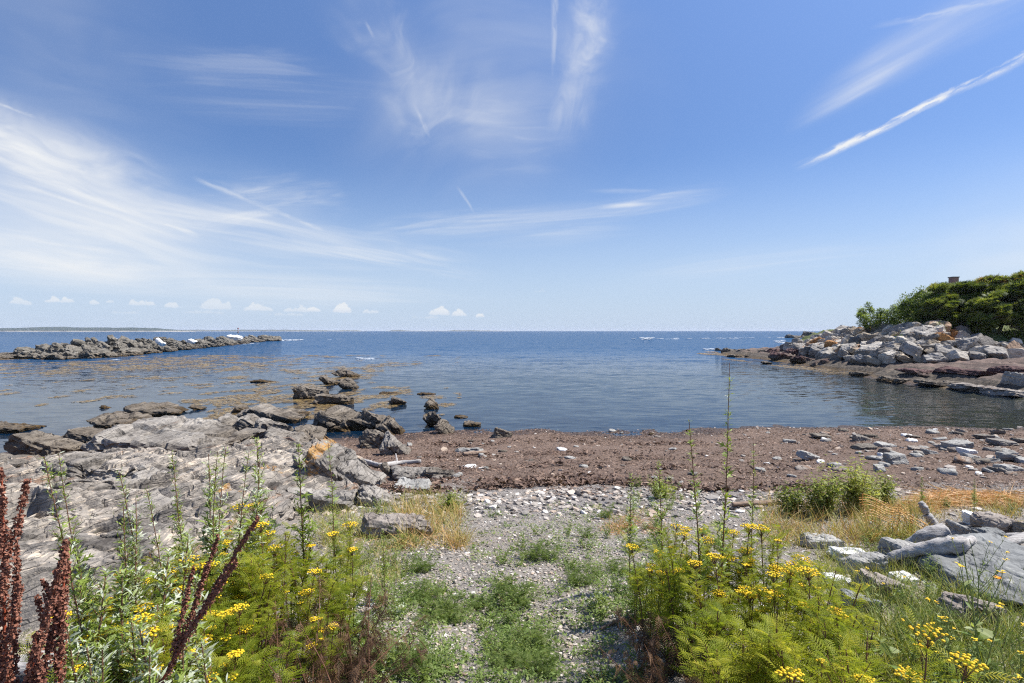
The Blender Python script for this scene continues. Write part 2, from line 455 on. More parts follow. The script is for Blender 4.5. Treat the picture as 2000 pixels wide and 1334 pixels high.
def height(x, y):
    x = np.asarray(x, float); y = np.asarray(y, float)
    shore = np.interp(x, [-60, -25, -14, -8, -4, 0, 5, 20, 30], [12, 13.5, 15.6, 17.6, 19.3, 19.6, 19.9, 21.0, 22.0])
    yy = y * 19.8 / shore
    yy = np.where(y < 3, y, y + (yy - y) * np.clip((y - 3) / 8, 0, 1))
    zb = np.interp(yy, [-60, -5, 0, 2.6, 5, 8, 12, 16, 19.8, 25, 35, 60, 150, 400], [2.6, 2.0, 1.93, 1.88, 1.62, 1.24, 0.78, 0.35, 0.0, -0.4, -1.0, -2.2, -5, -7])
    xs = np.interp(y, [-10, 16, 21, 24, 28, 31, 37, 44, 51, 59, 68, 84, 90, 96, 130, 300], [14, 17, 20.5, 23.5, 26.6, 27.6, 26.6, 27.6, 28.7, 29.7, 30.6, 31, 36, 44, 70, 170])
    u = x - xs
    zl = np.interp(u, [-60, -12, 0, 1.5, 4, 12, 30, 80], [-5, -1.3, 0.0, 0.35, 0.55, 1.15, 1.6, 2.0])
    zl = np.where(y > 22, zl, -9)
    sd = poly_sd(x, y, MOUND)
    zm = np.interp(sd, [-3, 0, 6, 12, 40], [-3, 0.35, 3.3, 3.65, 3.8])
    zm = np.where(x > 38, zm - np.clip((x - 38) / 8, 0, 1) * 0.55 * np.clip(1 - (y - 46) / 14, 0, 1), zm)
    z = np.maximum(zb, zl)
    k = 0.5
    z = np.where(sd > -3, np.maximum(z, zm), z)
    # an almost flat berm of gravel under the viewer
    P = np.stack([x, y, np.zeros_like(x)], -1).reshape(-1, 3)
    rough = fbm(P * 0.9, 4, 3).reshape(x.shape) * 0.05 + fbm(P * 0.22, 3, 9).reshape(x.shape) * 0.07
    led = sstep(-1.5, 1.0, u) * sstep(24, 28, y)
    Q = np.stack([x * 0.5, y * 0.22, np.zeros_like(x)], -1).reshape(-1, 3)
    rough = rough + led * (ridged(Q, 5, 21).reshape(x.shape) * 0.28)
    fade = np.clip(1.2 - np.abs(z) * 0, 0, 1)
    return z + rough * fade
def H(x, y): return float(height(np.array([x]), np.array([y]))[0])
def gnd(px, py):
    """where the line of sight through a photograph pixel meets the ground"""
    d = ray(px, py)
    tt = np.geomspace(1.5, 300, 1500)
    X, Y, Z = d[0] * tt, d[1] * tt, CAMZ + d[2] * tt
    g = height(X, Y)
    i = np.argmax(Z < g)
    return np.array([X[i], Y[i], g[i]])

def polar(rads, angs):
    rr, aa = np.meshgrid(rads, angs, indexing='ij')
    return rr * np.sin(aa), rr * np.cos(aa)
def polar_faces(nr, na, wrap):
    i = np.arange(nr - 1)[:, None] * na; j = np.arange(na if wrap else na - 1)[None, :]; k = (j + 1) % na
    return np.stack([i + j, i + k, i + na + k, i + na + j], -1).reshape(-1, 4)
front = np.linspace(R(-54), R(54), 620)
back = np.linspace(R(54), R(306), 64)[1:-1]
angs = np.concatenate([front, back])
rads = np.concatenate([[0.05, 0.5, 0.9], np.geomspace(1.3, 130, 470), np.geomspace(140, 8000, 24)])
X, Y = polar(rads, angs)
Z = height(X, Y)
Z = np.where(X * X + Y * Y > 9e4, np.minimum(Z, -5), Z)
far_b = (np.abs(X) > 150) | (Y > 130)
Z = np.where(far_b & (Y > 0), np.minimum(Z, -4), Z)

# ---- ground material: gravel near, wrack down the beach, weed and wet rock by the water, grass on the headland
def make_ground():
    m, t, out = new_mat('ground')
    geo = t.nodes.new('ShaderNodeNewGeometry'); P = geo.outputs['Position']
    x, y, z = sep(t, P)
    n_big = noise(t, P, 0.7, 5, 0.6); n_mid = noise(t, P, 4.0, 6, 0.65); n_fine = noise(t, P, 38.0, 5, 0.7)
    vor = nd(t, 'ShaderNodeTexVoronoi', None, Scale=52.0, Vector=vadd(t, P, noise(t, P, 9.0, 4, 0.6, 0, 1)))
    vcol = nd(t, 'ShaderNodeSeparateColor', None, i0=vor.outputs['Color'])
    cell = E(t, vcol.outputs[0])
    grav = ramp(t, cell, [(0.0, (0.13, 0.112, 0.095)), (0.3, (0.28, 0.25, 0.22)), (0.6, (0.41, 0.37, 0.325)), (0.85, (0.50, 0.45, 0.385)), (1.0, (0.70, 0.67, 0.62))])
    soil = ramp(t, n_mid, [(0.3, (0.21, 0.17, 0.14)), (0.55, (0.36, 0.305, 0.26)), (0.8, (0.47, 0.415, 0.36))])
    gcol = mixc(t, n_big.step(0.35, 0.75) * 0.7, grav, soil)
    # dry wrack: brown litter of weed
    fib = noise(t, mapping(t, P, (20, 55, 20), (0, 0, 0.5)), 1.0, 6, 0.7, 1.2)
    wr = ramp(t, fib, [(0.28, (0.054, 0.034, 0.025)), (0.45, (0.155, 0.104, 0.077)), (0.60, (0.28, 0.195, 0.147)), (0.8, (0.44, 0.335, 0.255))])
    wr = mixc(t, n_mid.step(0.58, 0.78) * 0.75, wr, (0.26, 0.235, 0.22))
    band = (y + (n_big - 0.5) * 3.2 + (n_mid - 0.5) * 1.0 + x * -0.03)
    w_in = band.step(7.8, 8.6)
    c = mixc(t, w_in, gcol, wr)
    # bleached sand and flakes just above the wrack
    sand = ramp(t, noise(t, P, 14, 6, 0.7), [(0.3, (0.20, 0.175, 0.155)), (0.6, (0.36, 0.33, 0.31)), (0.8, (0.5, 0.48, 0.46))])
    c = mixc(t, band.step(6.2, 6.9) * band.step(8.5, 8.0) * n_big.step(0.3, 0.5), c, sand)
    # dark wet weed at the water's edge and below it
    wet = (z + (n_mid - 0.5) * 0.16).step(0.22, 0.05)
    weed = ramp(t, fib, [(0.3, (0.03, 0.019, 0.014)), (0.6, (0.09, 0.055, 0.036)), (0.8, (0.17, 0.105, 0.06))])
    c = mixc(t, wet, c, weed)
    # headland ledge: red-brown rock with weed below
    led = (x - y * 0.06).step(23.5, 24.5) * y.step(24, 27)
    st = noise(t, mapping(t, P, (0.8, 0.25, 6), (0, 0.2, 0.2)), 1.0, 8, 0.65, 0.6)
    red = ramp(t, st, [(0.30, (0.05, 0.04, 0.036)), (0.5, (0.15, 0.108, 0.09)), (0.66, (0.25, 0.172, 0.14)), (0.82, (0.36, 0.285, 0.235))])
    red = mixc(t, (z + (n_big - 0.5) * 0.9).step(0.95, 0.45), red, mixc(t, n_mid.step(0.4, 0.65), (0.05, 0.042, 0.034), (0.15, 0.12, 0.09)))
    red = mixc(t, (z + (n_mid - 0.5) * 0.25).step(0.30, 0.08), red, mixc(t, n_mid.step(0.35, 0.6), (0.03, 0.022, 0.015), (0.13, 0.08, 0.025)))
    c = mixc(t, led, c, red)
    gr = led * (z + (n_mid - 0.5) * 0.3).step(1.6, 1.9)
    c = mixc(t, gr, c, mixc(t, n_mid.step(0.3, 0.7), (0.05, 0.08, 0.02), (0.16, 0.17, 0.05)))
    bed = z.step(-0.6, -2.6)
    c = mixc(t, bed, c, (0.035, 0.032, 0.02))
    hgt = fib * 0.6 + n_fine * 0.5 + E(t, vor.outputs['Distance']) * -0.4
    nb = bump(t, hgt, 0.75, 0.05)
    nb = bump(t, st, 0.4, 0.15, nb)
    rough = wet.step(0.2, 1.0, 0.9, 0.5)
    principled(t, out, c, rough, nb, 0.3)
    return m
M_GROUND = make_ground()
ground = link('ground', mesh_np('ground', np.stack([X, Y, Z], -1).reshape(-1, 3), polar_faces(len(rads), len(angs), True), True, None, [M_GROUND]))
tag(ground, 'gravel and seaweed covered beach sloping to the water', None, None, 'structure')

# ------------------------------------------------------------------ sea
def make_water():
    m, t, out = new_mat('water')
    geo = t.nodes.new('ShaderNodeNewGeometry'); P = geo.outputs['Position']
    x, y, z = sep(t, P)
    dist = (x * x + y * y).sqrt()
    calm = noise(t, mapping(t, P, (0.010, 0.035, 1), (0, 0, 0.15)), 1.0, 4, 0.6, 0.8)
    near = dist.step(26, 75)                  # the cove is sheltered, the open water ruffled
    cove = (1.0 - near * 0.85) * calm.step(0.3, 0.7, 1.0, 0.75)
    def slope(sc, rot, detail, dist):
        c = noise(t, mapping(t, P, sc, (0, 0, rot)), 1.0, detail, 0.6, dist, 1)
        return vadd(t, c, (0.5, 0.5, 0.5), 'SUBTRACT')
    amp_f = dist.step(30, 120)                # open water
    a1 = amp_f * 1.5 + (calm.step(0.35, 0.65) * 0.22 + 0.10) * (1.0 - amp_f)
    a2 = amp_f * 1.1 + 0.05
    s1 = vadd(t, slope((1.0, 3.2, 1), 0.12, 3, 0.4), comb(t, a1, a1, 0.0), 'MULTIPLY')
    s2 = vadd(t, slope((0.16, 0.7, 1), -0.1, 4, 0.4), comb(t, a2, a2, 0.0), 'MULTIPLY')
    s3 = vadd(t, slope((4.5, 11.0, 1), 0.3, 2, 0.3), comb(t, a2 * 0.8, a2 * 0.8, 0.0), 'MULTIPLY')
    nv = vadd(t, vadd(t, vadd(t, s1, s2), s3), (0, 0, 1))
    nb = nd(t, 'ShaderNodeVectorMath', {'operation': 'NORMALIZE'}, i0=nv).outputs[0]
    fres = nd(t, 'ShaderNodeFresnel', None, IOR=1.333, Normal=nb).outputs[0]
    gl = nd(t, 'ShaderNodeBsdfGlossy', None, Color=(1, 1, 1, 1), Roughness=0.04, Normal=nb)
    body = nd(t, 'ShaderNodeBsdfDiffuse', None, Color=(0.008, 0.054, 0.135, 1))
    tr = nd(t, 'ShaderNodeBsdfTransparent', None, Color=(0.62, 0.72, 0.70, 1))
    deep = dist.step(36, 95, 0.22, 1.0) * (1.0 - (x - y * 0.30).step(0.0, 9.0) * y.step(72, 52) * 0.8)
    sub = nd(t, 'ShaderNodeMixShader', None, i0=deep, i1=tr.outputs[0], i2=body.outputs[0])
    fin = nd(t, 'ShaderNodeMixShader', None, i0=E(t, fres) * (amp_f * -0.16 + 0.70), i1=sub.outputs[0], i2=gl.outputs[0])
    t.links.new(fin.outputs[0], out.inputs[0])
    return m
M_WATER = make_water()
wr_ = np.concatenate([[8.0], np.geomspace(10, 7000, 40)])
wa = np.linspace(0, 2 * np.pi, 181)[:-1]
wx, wy = polar(wr_, wa)
water = link('water', mesh_np('water', np.stack([wx, wy, wx * 0], -1).reshape(-1, 3), polar_faces(len(wr_), len(wa), True), True, None, [M_WATER]))
tag(water, 'blue sea water ruffled offshore and calm in the cove', None, None, 'structure')

# ------------------------------------------------------------------ rock materials
def make_rock(name, stops, streak=(0.5, 0.46, 0.40), streak_at=0.66, rust=(0.24, 0.13, 0.07), rust_at=0.62, tide=True, bed=(R(35), R(-6)), lay=7.0, tint=False, bump_k=1.0, var=0.35):
    m, t, out = new_mat(name)
    tc = t.nodes.new('ShaderNodeTexCoord'); geo = t.nodes.new('ShaderNodeNewGeometry'); oi = t.nodes.new('ShaderNodeObjectInfo')
    P = tc.outputs['Object']
    rnd = E(t, oi.outputs['Random'])
    P = vadd(t, P, comb(t, rnd * 37.0, rnd * 91.0, rnd * 53.0))
    # bedding: fine along the normal, stretched along the strike
    B = mapping(t, mapping(t, P, (1, 1, 1), (0, bed[0], bed[1])), (1.3, 0.45, lay))
    n1 = noise(t, B, 0.8, 9, 0.68, 0.5)
    n2 = noise(t, P, 0.9, 5, 0.6)
    n3 = noise(t, B, 2.6, 7, 0.65, 0.9)
    n4 = noise(t, P, 9.0, 6, 0.7)
    v = n1 * 0.62 + n4 * 0.38 + (n2 - 0.5) * var
    c = ramp(t, v, stops)
    c = mixc(t, n3.step(streak_at, streak_at + 0.08) * n2.step(0.35, 0.55), c, streak)
    c = mixc(t, noise(t, B, 0.5, 6, 0.7, 0.4).step(rust_at, rust_at + 0.12) * 0.8, c, rust)
    # pale and grey crustose lichen blotches
    lb = noise(t, P, 5.0, 6, 0.75)
    c = mixc(t, lb.step(0.60, 0.66) * n2.step(0.45, 0.6) * 0.6, c, (0.46, 0.45, 0.41))
    if tint: c = mixc(t, 1.0, c, oi.outputs['Color'], 'MULTIPLY')
    la, _ = attr(t, 'lichen')
    on = noise(t, P, 16, 5, 0.75) * 0.6 + noise(t, P, 4.0, 4, 0.6) * 0.4
    on = noise(t, P, 13, 6, 0.8) * 0.55 + noise(t, P, 3.2, 4, 0.6) * 0.45
    c = mixc(t, (la - 0.80 + (on - 0.5) * 4.6).step(0.0, 0.25) * 0.8, c, mixc(t, n4.step(0.3, 0.7), (0.32, 0.15, 0.03), (0.46, 0.26, 0.07)))
    rough = 0.85
    if tide:
        z = sep(t, geo.outputs['Position'])[2]
        zz = z + (n2 - 0.5) * 0.55 + (n4 - 0.5) * 0.15
        c = mixc(t, zz.step(0.85, 0.35) * 0.75, c, mixc(t, n1.step(0.3, 0.7), (0.075, 0.06, 0.046), (0.20, 0.165, 0.125)))
        c = mixc(t, zz.step(0.26, 0.06), c, mixc(t, n4.step(0.4, 0.62), (0.018, 0.014, 0.01), (0.11, 0.065, 0.02)))
    h = n1 * 0.55 + n4 * 0.25 + noise(t, P, 30, 4, 0.7) * 0.12
    # joints cut across the beds
    jt = nd(t, 'ShaderNodeTexVoronoi', {'feature': 'DISTANCE_TO_EDGE'}, Scale=1.5, Vector=vadd(t, B, noise(t, P, 2.0, 4, 0.6, 0, 1)))
    h = h - E(t, jt.outputs[0]).step(0.04, 0.0) * 0.12
    c = mixc(t, E(t, jt.outputs[0]).step(0.03, 0.0) * 0.38, c, (0.05, 0.045, 0.038))
    nb = bump(t, h, 0.8 * bump_k, 0.12)
    principled(t, out, c, rough, nb, 0.25)
    return m
GREY = [(0.28, (0.07, 0.062, 0.054)), (0.42, (0.185, 0.168, 0.148)), (0.53, (0.28, 0.255, 0.225)), (0.7, (0.42, 0.385, 0.335))]
WARM = [(0.33, (0.06, 0.052, 0.045)), (0.44, (0.18, 0.162, 0.142)), (0.55, (0.30, 0.266, 0.228)), (0.72, (0.48, 0.418, 0.34))]
DARK = [(0.27, (0.04, 0.034, 0.028)), (0.42, (0.115, 0.098, 0.08)), (0.54, (0.19, 0.165, 0.135)), (0.72, (0.31, 0.275, 0.23))]
BLUE = [(0.28, (0.10, 0.096, 0.088)), (0.43, (0.235, 0.228, 0.212)), (0.55, (0.34, 0.33, 0.305)), (0.75, (0.50, 0.48, 0.44))]
M_GREY = make_rock('grey_schist', GREY)
M_WARM = make_rock('banded_schist', WARM, streak=(0.58, 0.49, 0.38), streak_at=0.56, rust_at=0.56, rust=(0.28, 0.15, 0.08), lay=8)
M_DARK = make_rock('dark_schist', DARK, streak_at=0.72, rust=(0.10, 0.06, 0.035))
M_REEF = make_rock('reef_rock', [(0.27, (0.04, 0.036, 0.029)), (0.42, (0.11, 0.10, 0.082)), (0.54, (0.18, 0.163, 0.137)), (0.72, (0.30, 0.28, 0.24))], streak_at=0.7, rust=(0.2, 0.12, 0.07), lay=3)
M_RED = make_rock('red_brown_rock', [(0.25, (0.03, 0.02, 0.02)), (0.45, (0.085, 0.045, 0.042)), (0.6, (0.14, 0.075, 0.068)), (0.8, (0.22, 0.15, 0.13))], streak_at=0.75)
M_BLUE = make_rock('blue_grey_slate', BLUE, streak=(0.5, 0.5, 0.48), streak_at=0.70, rust_at=0.72, tide=False, bed=(0, 0), lay=4, bump_k=0.6, var=0.2)
M_SLATE = make_rock('dark_slate', [(0.28, (0.085, 0.087, 0.085)), (0.43, (0.17, 0.174, 0.17)), (0.55, (0.235, 0.24, 0.234)), (0.75, (0.36, 0.362, 0.35))], streak=(0.42, 0.42, 0.40), streak_at=0.70, rust_at=0.72, tide=False, bed=(0, 0), lay=4, bump_k=0.7, var=0.3)
M_TAN = make_rock('tan_rock', [(0.25, (0.12, 0.10, 0.085)), (0.45, (0.24, 0.205, 0.175)), (0.6, (0.34, 0.30, 0.26)), (0.8, (0.5, 0.46, 0.41))], rust_at=0.55, tide=False, lay=4)
M_RIP = make_rock('quarried_stone', [(0.28, (0.10, 0.095, 0.085)), (0.42, (0.28, 0.265, 0.245)), (0.52, (0.43, 0.41, 0.38)), (0.66, (0.68, 0.65, 0.60))], streak=(0.75, 0.73, 0.70), streak_at=0.62, rust_at=0.72, tint=True, lay=2.5, bump_k=0.8)
M_WHITE = make_rock('white_quartz', [(0.25, (0.45, 0.44, 0.42)), (0.5, (0.72, 0.71, 0.69)), (0.8, (0.85, 0.85, 0.83))], rust_at=0.85, tide=False, lay=2, bump_k=0.5)

# ------------------------------------------------------------------ rock shapes
_tab = np.random.RandomState(5).rand(4096)
def steps(w):
    k = np.floor(w).astype(int); f = w - k
    a, b = _tab[k % 4096], _tab[(k + 1) % 4096]
    return a + (b - a) * sstep(0.72, 1.0, f) - 0.5
def cells(P, seed=0):
    """random value of the nearest jittered lattice point, and how close the border is"""
    i = np.floor(P).astype(np.int64); best = np.full(len(P), 9e9); sec = best.copy(); val = np.zeros(len(P))
    for dx in (-1, 0, 1):
        for dy in (-1, 0, 1):
            for dz in (-1, 0, 1):
                c = i + np.array([dx, dy, dz]); u = c & 0xffffffff
                q = c + np.stack([_h(u[:, 0], u[:, 1], u[:, 2], seed + k) for k in range(3)], -1)
                d = ((q - P) ** 2).sum(1)
                v = _h(u[:, 0], u[:, 1], u[:, 2], seed + 9)
                new = d < best
                sec = np.where(new, best, np.minimum(sec, d)); val = np.where(new, v, val); best = np.where(new, d, best)
    return val, np.sqrt(sec) - np.sqrt(best)
def rock_verts(W, D, Ht, seed, sub=4, dip=35.0, strike=-6.0, slab=(1.0, 0.8, 0.45), chops=7, strata=0.035, lay=9.0, lump=0.06, p=30, crack=0.03, jag=0.085):
    rs = np.random.RandomState(seed)
    U, F = ico(sub)
    dims = np.array([slab[1], slab[0], slab[2]])            # down-dip, strike, normal
    N = [np.eye(3)[i] * s for i in range(3) for s in (1, -1)]
    d = [dims[i] * rs.uniform(0.9, 1.0) for i in range(3) for s in (1, -1)]
    for k in range(6): N[k] = N[k] + rs.normal(0, 0.12, 3); N[k] /= np.linalg.norm(N[k])
    for k in range(chops):
        n = rs.normal(size=3) * np.array([1, 1, 0.75]); n /= np.linalg.norm(n)
        N.append(n); d.append(np.abs(n * dims).sum() * rs.uniform(0.62, 0.85))
    N = np.array(N); d = np.array(d)
    a = np.maximum(U @ N.T / d, 0)
    s = (a ** p).sum(1) ** (1 / p)
    V = U / s[:, None]
    wgt = (a / s[:, None]) ** p
    nor = wgt @ N; nor /= np.linalg.norm(nor, axis=1)[:, None]
    dp, st = R(dip), R(strike)
    Ry = np.array([[math.cos(dp), 0, math.sin(dp)], [0, 1, 0], [-math.sin(dp), 0, math.cos(dp)]])
    Rz = np.array([[math.cos(-st), -math.sin(-st), 0], [math.sin(-st), math.cos(-st), 0], [0, 0, 1]])
    M = Rz @ Ry
    V = V @ M.T; nor = nor @ M.T
    nb = M @ np.array([0, 0, 1.0])
    lo, hi = V.min(0), V.max(0)
    V = (V - (lo + hi) / 2) / ((hi - lo) / 2) * np.array([W / 2, D / 2, Ht / 2])
    size = (W * D * Ht) ** (1 / 3)
    off = rs.uniform(-50, 50, 3)
    Q = V + off
    w = Q @ nb * lay + fbm(Q * (0.8 / max(size, 0.3)), 3, 3) * 0.7
    edge = 1 - (nor @ nb) ** 2
    dsp = strata * (steps(w) + 0.6 * steps(w * 2.7 + 9)) * (0.25 + edge)
    dsp += lump * size * (fbm(Q * (1.6 / size), 4, seed % 50) * 0.6)
    cr = ridged(Q * (1.3 / size), 3, seed % 31)
    dsp -= crack * size * sstep(1.05, 1.5, cr)
    if jag > 0:        # joint blocks: long along the strike, thin across the beds
        B = (Q @ M) / (np.array([.55, .9, .28]) * size)
        B = B + fbm(Q * (2.2 / size), 3, 8)[:, None] * .3
        v, e = cells(B, seed % 97)
        v2, e2 = cells(B * 2.6 + 5.5, seed % 89)
        dsp += jag * size * ((v - .5) * 1.2 + (v2 - .5) * .45) - jag * size * (.45 * sstep(.10, .0, e) + .2 * sstep(.12, 0, e2))
    V = V + nor * dsp[:, None]
    return V, F
def place(V, F, name, mat, loc, sink=0.3, lichen=None, rotz=0.0, smooth=False):
    """stands a rock with its lower part below the ground; the origin is at the ground"""
    h = V[:, 2].max() - V[:, 2].min()
    V = V - np.array([0, 0, V[:, 2].min() + sink * h])
    at = {}
    if lichen is not None: at['lichen'] = lichen(V)
    o = link(name, mesh_np(name, V, F, smooth, at, [mat]), tuple(loc), None, (0, 0, rotz))
    return o
def base_pt(px, py, zb=None):
    if zb is not None: return at_z(px, py, zb)
    g = gnd(px, py)
    return g if g[2] > 0 else at_z(px, py, 0.0)
_rs = [100]
def rock(px0, px1, top, base, label, mat=None, D=1.0, zb=None, Ht=None, sink=0.35, sub=5, name='rock', cat='rock', group=None, lichen=None, depth=None, seed=None, **k):
    _rs[0] += 1
    seed = seed or _rs[0]
    b = base_pt((px0 + px1) / 2, base, zb)
    Y = b[1]
    W = (px1 - px0) / FPX * Y
    dd = depth or W * D
    th = (base - HORIZON) / FPX
    if Ht is None: Ht = max(0.3 * (base - top) / FPX * Y, (base - top) / FPX * Y - 0.6 * dd * th)
    if group == G_OUT and base < 852: Ht *= .84
    V, F = rock_verts(W, dd, Ht / (1 - sink), seed, sub, **k)
    o = place(V, F, name, mat or M_GREY, (b[0] * (1 + dd * 0.4 / Y), Y + dd * 0.4, b[2]), sink, lichen)
    return tag(o, label, cat, group)

# ---- the outcrop at the left, from the water towards the viewer
G_OUT = 'rocks of the seaside outcrop'
rock(-60, 76, 818, 846, 'low brown slab in the water at the left edge of the photo', M_DARK, D=0.7, group=G_OUT, slab=(1, .9, .25), dip=12)
rock(30, 142, 836, 892, 'tilted ribbed block standing alone in water near the left edge', M_DARK, D=0.8, group=G_OUT, slab=(.9, .9, .5), dip=28, lay=14)
rock(134, 238, 827, 874, 'brown ribbed slab between the lone tilted block and the dark ridge', M_DARK, D=1.0, group=G_OUT, dip=30, lay=14)
rock(176, 284, 798, 838, 'middle dark slab of the low ridge left of the water channel', M_DARK, D=1.0, group=G_OUT, dip=30, lay=12)
rock(236, 366, 782, 815, 'far dark ridge end pointing right into the calm channel', M_DARK, D=0.9, group=G_OUT, slab=(1, .7, .4), dip=25, lay=12)
rock(196, 214, 790, 798, 'tiny dark rock awash alone left of the ridge', M_DARK, group=G_OUT, sub=3)
rock(370, 402, 789, 801, 'small brown rock in the channel right of the dark ridge', M_DARK, group=G_OUT, sub=4)
rock(455, 502, 786, 808, 'broken dark rock at the waterline behind the big grey slab', M_DARK, group=G_OUT, sub=4)
rock(205, 490, 808, 900, 'largest grey slab with pale top and dark overhanging left face', M_GREY, D=0.85, group=G_OUT, sub=6, slab=(1, .9, .42), dip=20, strata=.05, lay=6, zb=0.18, seed=7)
rock(404, 488, 800, 846, 'grey fin of rock leaning behind the largest slab', M_GREY, D=1.0, group=G_OUT, dip=42, slab=(1, .8, .3), zb=0.15)
rock(458, 534, 800, 846, 'smooth light grey rock right of the leaning fin', M_GREY, D=1.1, group=G_OUT, dip=35, zb=0.12, strata=.02)
rock(474, 612, 778, 824, 'long striped grey slab rising highest toward the water behind', M_GREY, D=0.9, group=G_OUT, dip=30, slab=(1, .8, .35), zb=0.05, sub=5)
rock(505, 580, 812, 852, 'rounded grey rock with a black undercut front', M_GREY, D=0.9, group=G_OUT, dip=10, zb=0.2)
rock(515, 600, 834, 874, 'grey slab below the undercut rock beside the tide pool', M_GREY, D=0.9, group=G_OUT, dip=20, zb=0.3)
rock(560, 640, 828, 866, 'flat brown rock on the left rim of the tide pool', M_DARK, D=0.9, group=G_OUT, dip=20, zb=0.1)
rock(580, 643, 746, 780, 'flat topped boxy rock standing in the water', M_DARK, D=1.0, group=G_OUT, dip=12, slab=(.9, .9, .6))
rock(616, 692, 763, 790, 'flat slab in the water with a black shaded front', M_DARK, D=0.7, group=G_OUT, dip=8, slab=(1, 1, .4), chops=4)
rock(622, 662, 727, 752, 'pointed rock fin behind the boxy rock in water', M_DARK, D=0.9, group=G_OUT, dip=60, slab=(1, .9, .35))
rock(648, 703, 717, 737, 'weedy rock farthest out at the tip of the outcrop', M_DARK, D=0.9, group=G_OUT, dip=35)
rock(660, 705, 731, 760, 'humped dark rock just in front of the weedy tip', M_DARK, D=1.2, group=G_OUT, dip=35)
rock(606, 770, 785, 842, 'broad broken brown shelf behind the tide pool', M_DARK, D=0.8, group=G_OUT, sub=6, dip=22, slab=(1, 1, .35), lump=.09, strata=.05)
rock(690, 756, 791, 834, 'upright brown rock on the right half of the broken shelf', M_DARK, D=0.9, group=G_OUT, dip=50, zb=0.1)
rock(730, 792, 802, 850, 'crumbling dark rock at the right end of the broken shelf', M_DARK, D=0.9, group=G_OUT, dip=45)
rock(694, 772, 836, 880, 'craggy brown rock behind the lichen edged slab', M_DARK, D=0.8, group=G_OUT, dip=35, lump=.1, zb=0.25)
rock(736, 806, 838, 898, 'sloping grey rock where the outcrop meets the beach', M_GREY, D=1.2, group=G_OUT, dip=40, zb=0.35)
rock(758, 797, 771, 791, 'small dark rock in the calm water right of the shelf', M_DARK, group=G_OUT, sub=4)
rock(738, 788, 757, 770, 'low rock covered with orange weed out in the water', M_DARK, D=.7, group=G_OUT, sub=4, Ht=.12)
rock(815, 852, 760, 771, 'weed covered low rock above the rock chain in water', M_DARK, D=.7, group=G_OUT, sub=4, Ht=.1)
rock(490, 536, 734, 747, 'low weed covered rock amid the floating kelp', M_DARK, D=.7, group=G_OUT, sub=4, Ht=.2)
rock(826, 862, 773, 800, 'farthest rock of the short chain running into the water', M_DARK, D=1.0, group=G_OUT, dip=40)
rock(823, 864, 795, 834, 'middle rock of the short chain running into the water', M_DARK, D=1.0, group=G_OUT, dip=45)
rock(846, 888, 815, 848, 'nearest rock of the short chain, on the beach edge', M_DARK, D=1.1, group=G_OUT, dip=40)
rock(902, 939, 819, 834, 'flat block at the water edge right of the chain', M_DARK, D=.7, group=G_OUT, sub=4, dip=5, slab=(1, 1, .5))
rock(885, 915, 808, 817, 'barely awash rock above the flat block', M_DARK, D=.7, group=G_OUT, sub=3)
rock(960, 1003, 832, 855, 'rounded brown boulder on the weed at the water edge', M_DARK, D=.9, sub=5, group='boulders on the wrack', dip=10, p=7)
def lich_left(V):      # a band along the left upper ridge of the slab
    x, z = V[:, 0], V[:, 2]
    hw = np.abs(x).max()
    return sstep(0.48, 0.16, np.abs(x / hw + 0.55 - 0.1 * V[:, 1])) * sstep(0.1, 0.45, z / z.max())
rock(584, 750, 848, 962, 'big tilted grey slab with orange lichen along its left ridge', M_GREY, D=0.75, group=G_OUT, sub=6, dip=38, slab=(1, 1, .4), strata=.045, lay=10, lichen=lich_left, seed=23, chops=5)
rock(560, 640, 880, 950, 'dark layered edge under the lichen ridged slab', M_GREY, D=0.8, group=G_OUT, dip=40, sub=5, strata=.06)
rock(60, 320, 866, 962, 'pale ledge with a black overhang at its lower left', M_WARM, D=0.8, group=G_OUT, sub=6, dip=14, slab=(1, 1, .4), strata=.05, seed=41, sink=.3, chops=5)
rock(-110, 72, 884, 944, 'wet dark ledge at the left edge below the lone block', M_DARK, D=.8, group=G_OUT, sub=5, dip=20)
def lich_top(V):
    return sstep(0.35, 0.8, V[:, 2] / V[:, 2].max()) * (0.75 + 0 * V[:, 0])
rock(402, 575, 926, 1024, 'low rock with two big orange lichen patches', M_WARM, D=0.85, group=G_OUT, sub=6, dip=25, lichen=lich_top, slab=(1, .9, .4), seed=52, Ht=.26)
rock(560, 700, 940, 1000, 'smooth grey ledge at the foot of the lichen ridged slab', M_GREY, D=0.8, group=G_OUT, sub=5, dip=14, Ht=.22, slab=(1, 1, .35))
rock(690, 764, 944, 990, 'grey wedge with a dark face beside the white flakes', M_GREY, D=0.8, group=G_OUT, sub=5, dip=25)
rock(740, 768, 904, 928, 'small dark triangular stone beside the pale driftwood branch', M_DARK, D=.6, sub=4, dip=60, slab=(1, 1, .4), group=G_OUT)
rock(760, 850, 900, 935, 'flat grey slab half buried in brown weed', M_GREY, D=.8, sub=5, dip=6, Ht=.1, slab=(1, 1, .3), group='slabs lying on the beach')
rock(822, 898, 913, 934, 'long dark striated slab like a plank on the weed', M_DARK, D=.35, sub=5, dip=4, Ht=.13, lay=30, group='slabs lying on the beach')
rock(885, 945, 868, 884, 'pale flat slab on bare grey ground below the water edge', M_BLUE, D=.6, sub=4, dip=4, Ht=.08, group='slabs lying on the beach')
rock(770, 850, 932, 962, 'pale grey slab between the wrack and the white flakes', M_BLUE, D=.8, sub=5, dip=6, Ht=.09, group='slabs lying on the beach')
rock(700, 850, 1002, 1050, 'pinkish flat stone lying in yellow grass', M_TAN, D=.42, sub=5, dip=4, Ht=.19, slab=(1, 1, .4), group='slabs lying on the beach', seed=301)

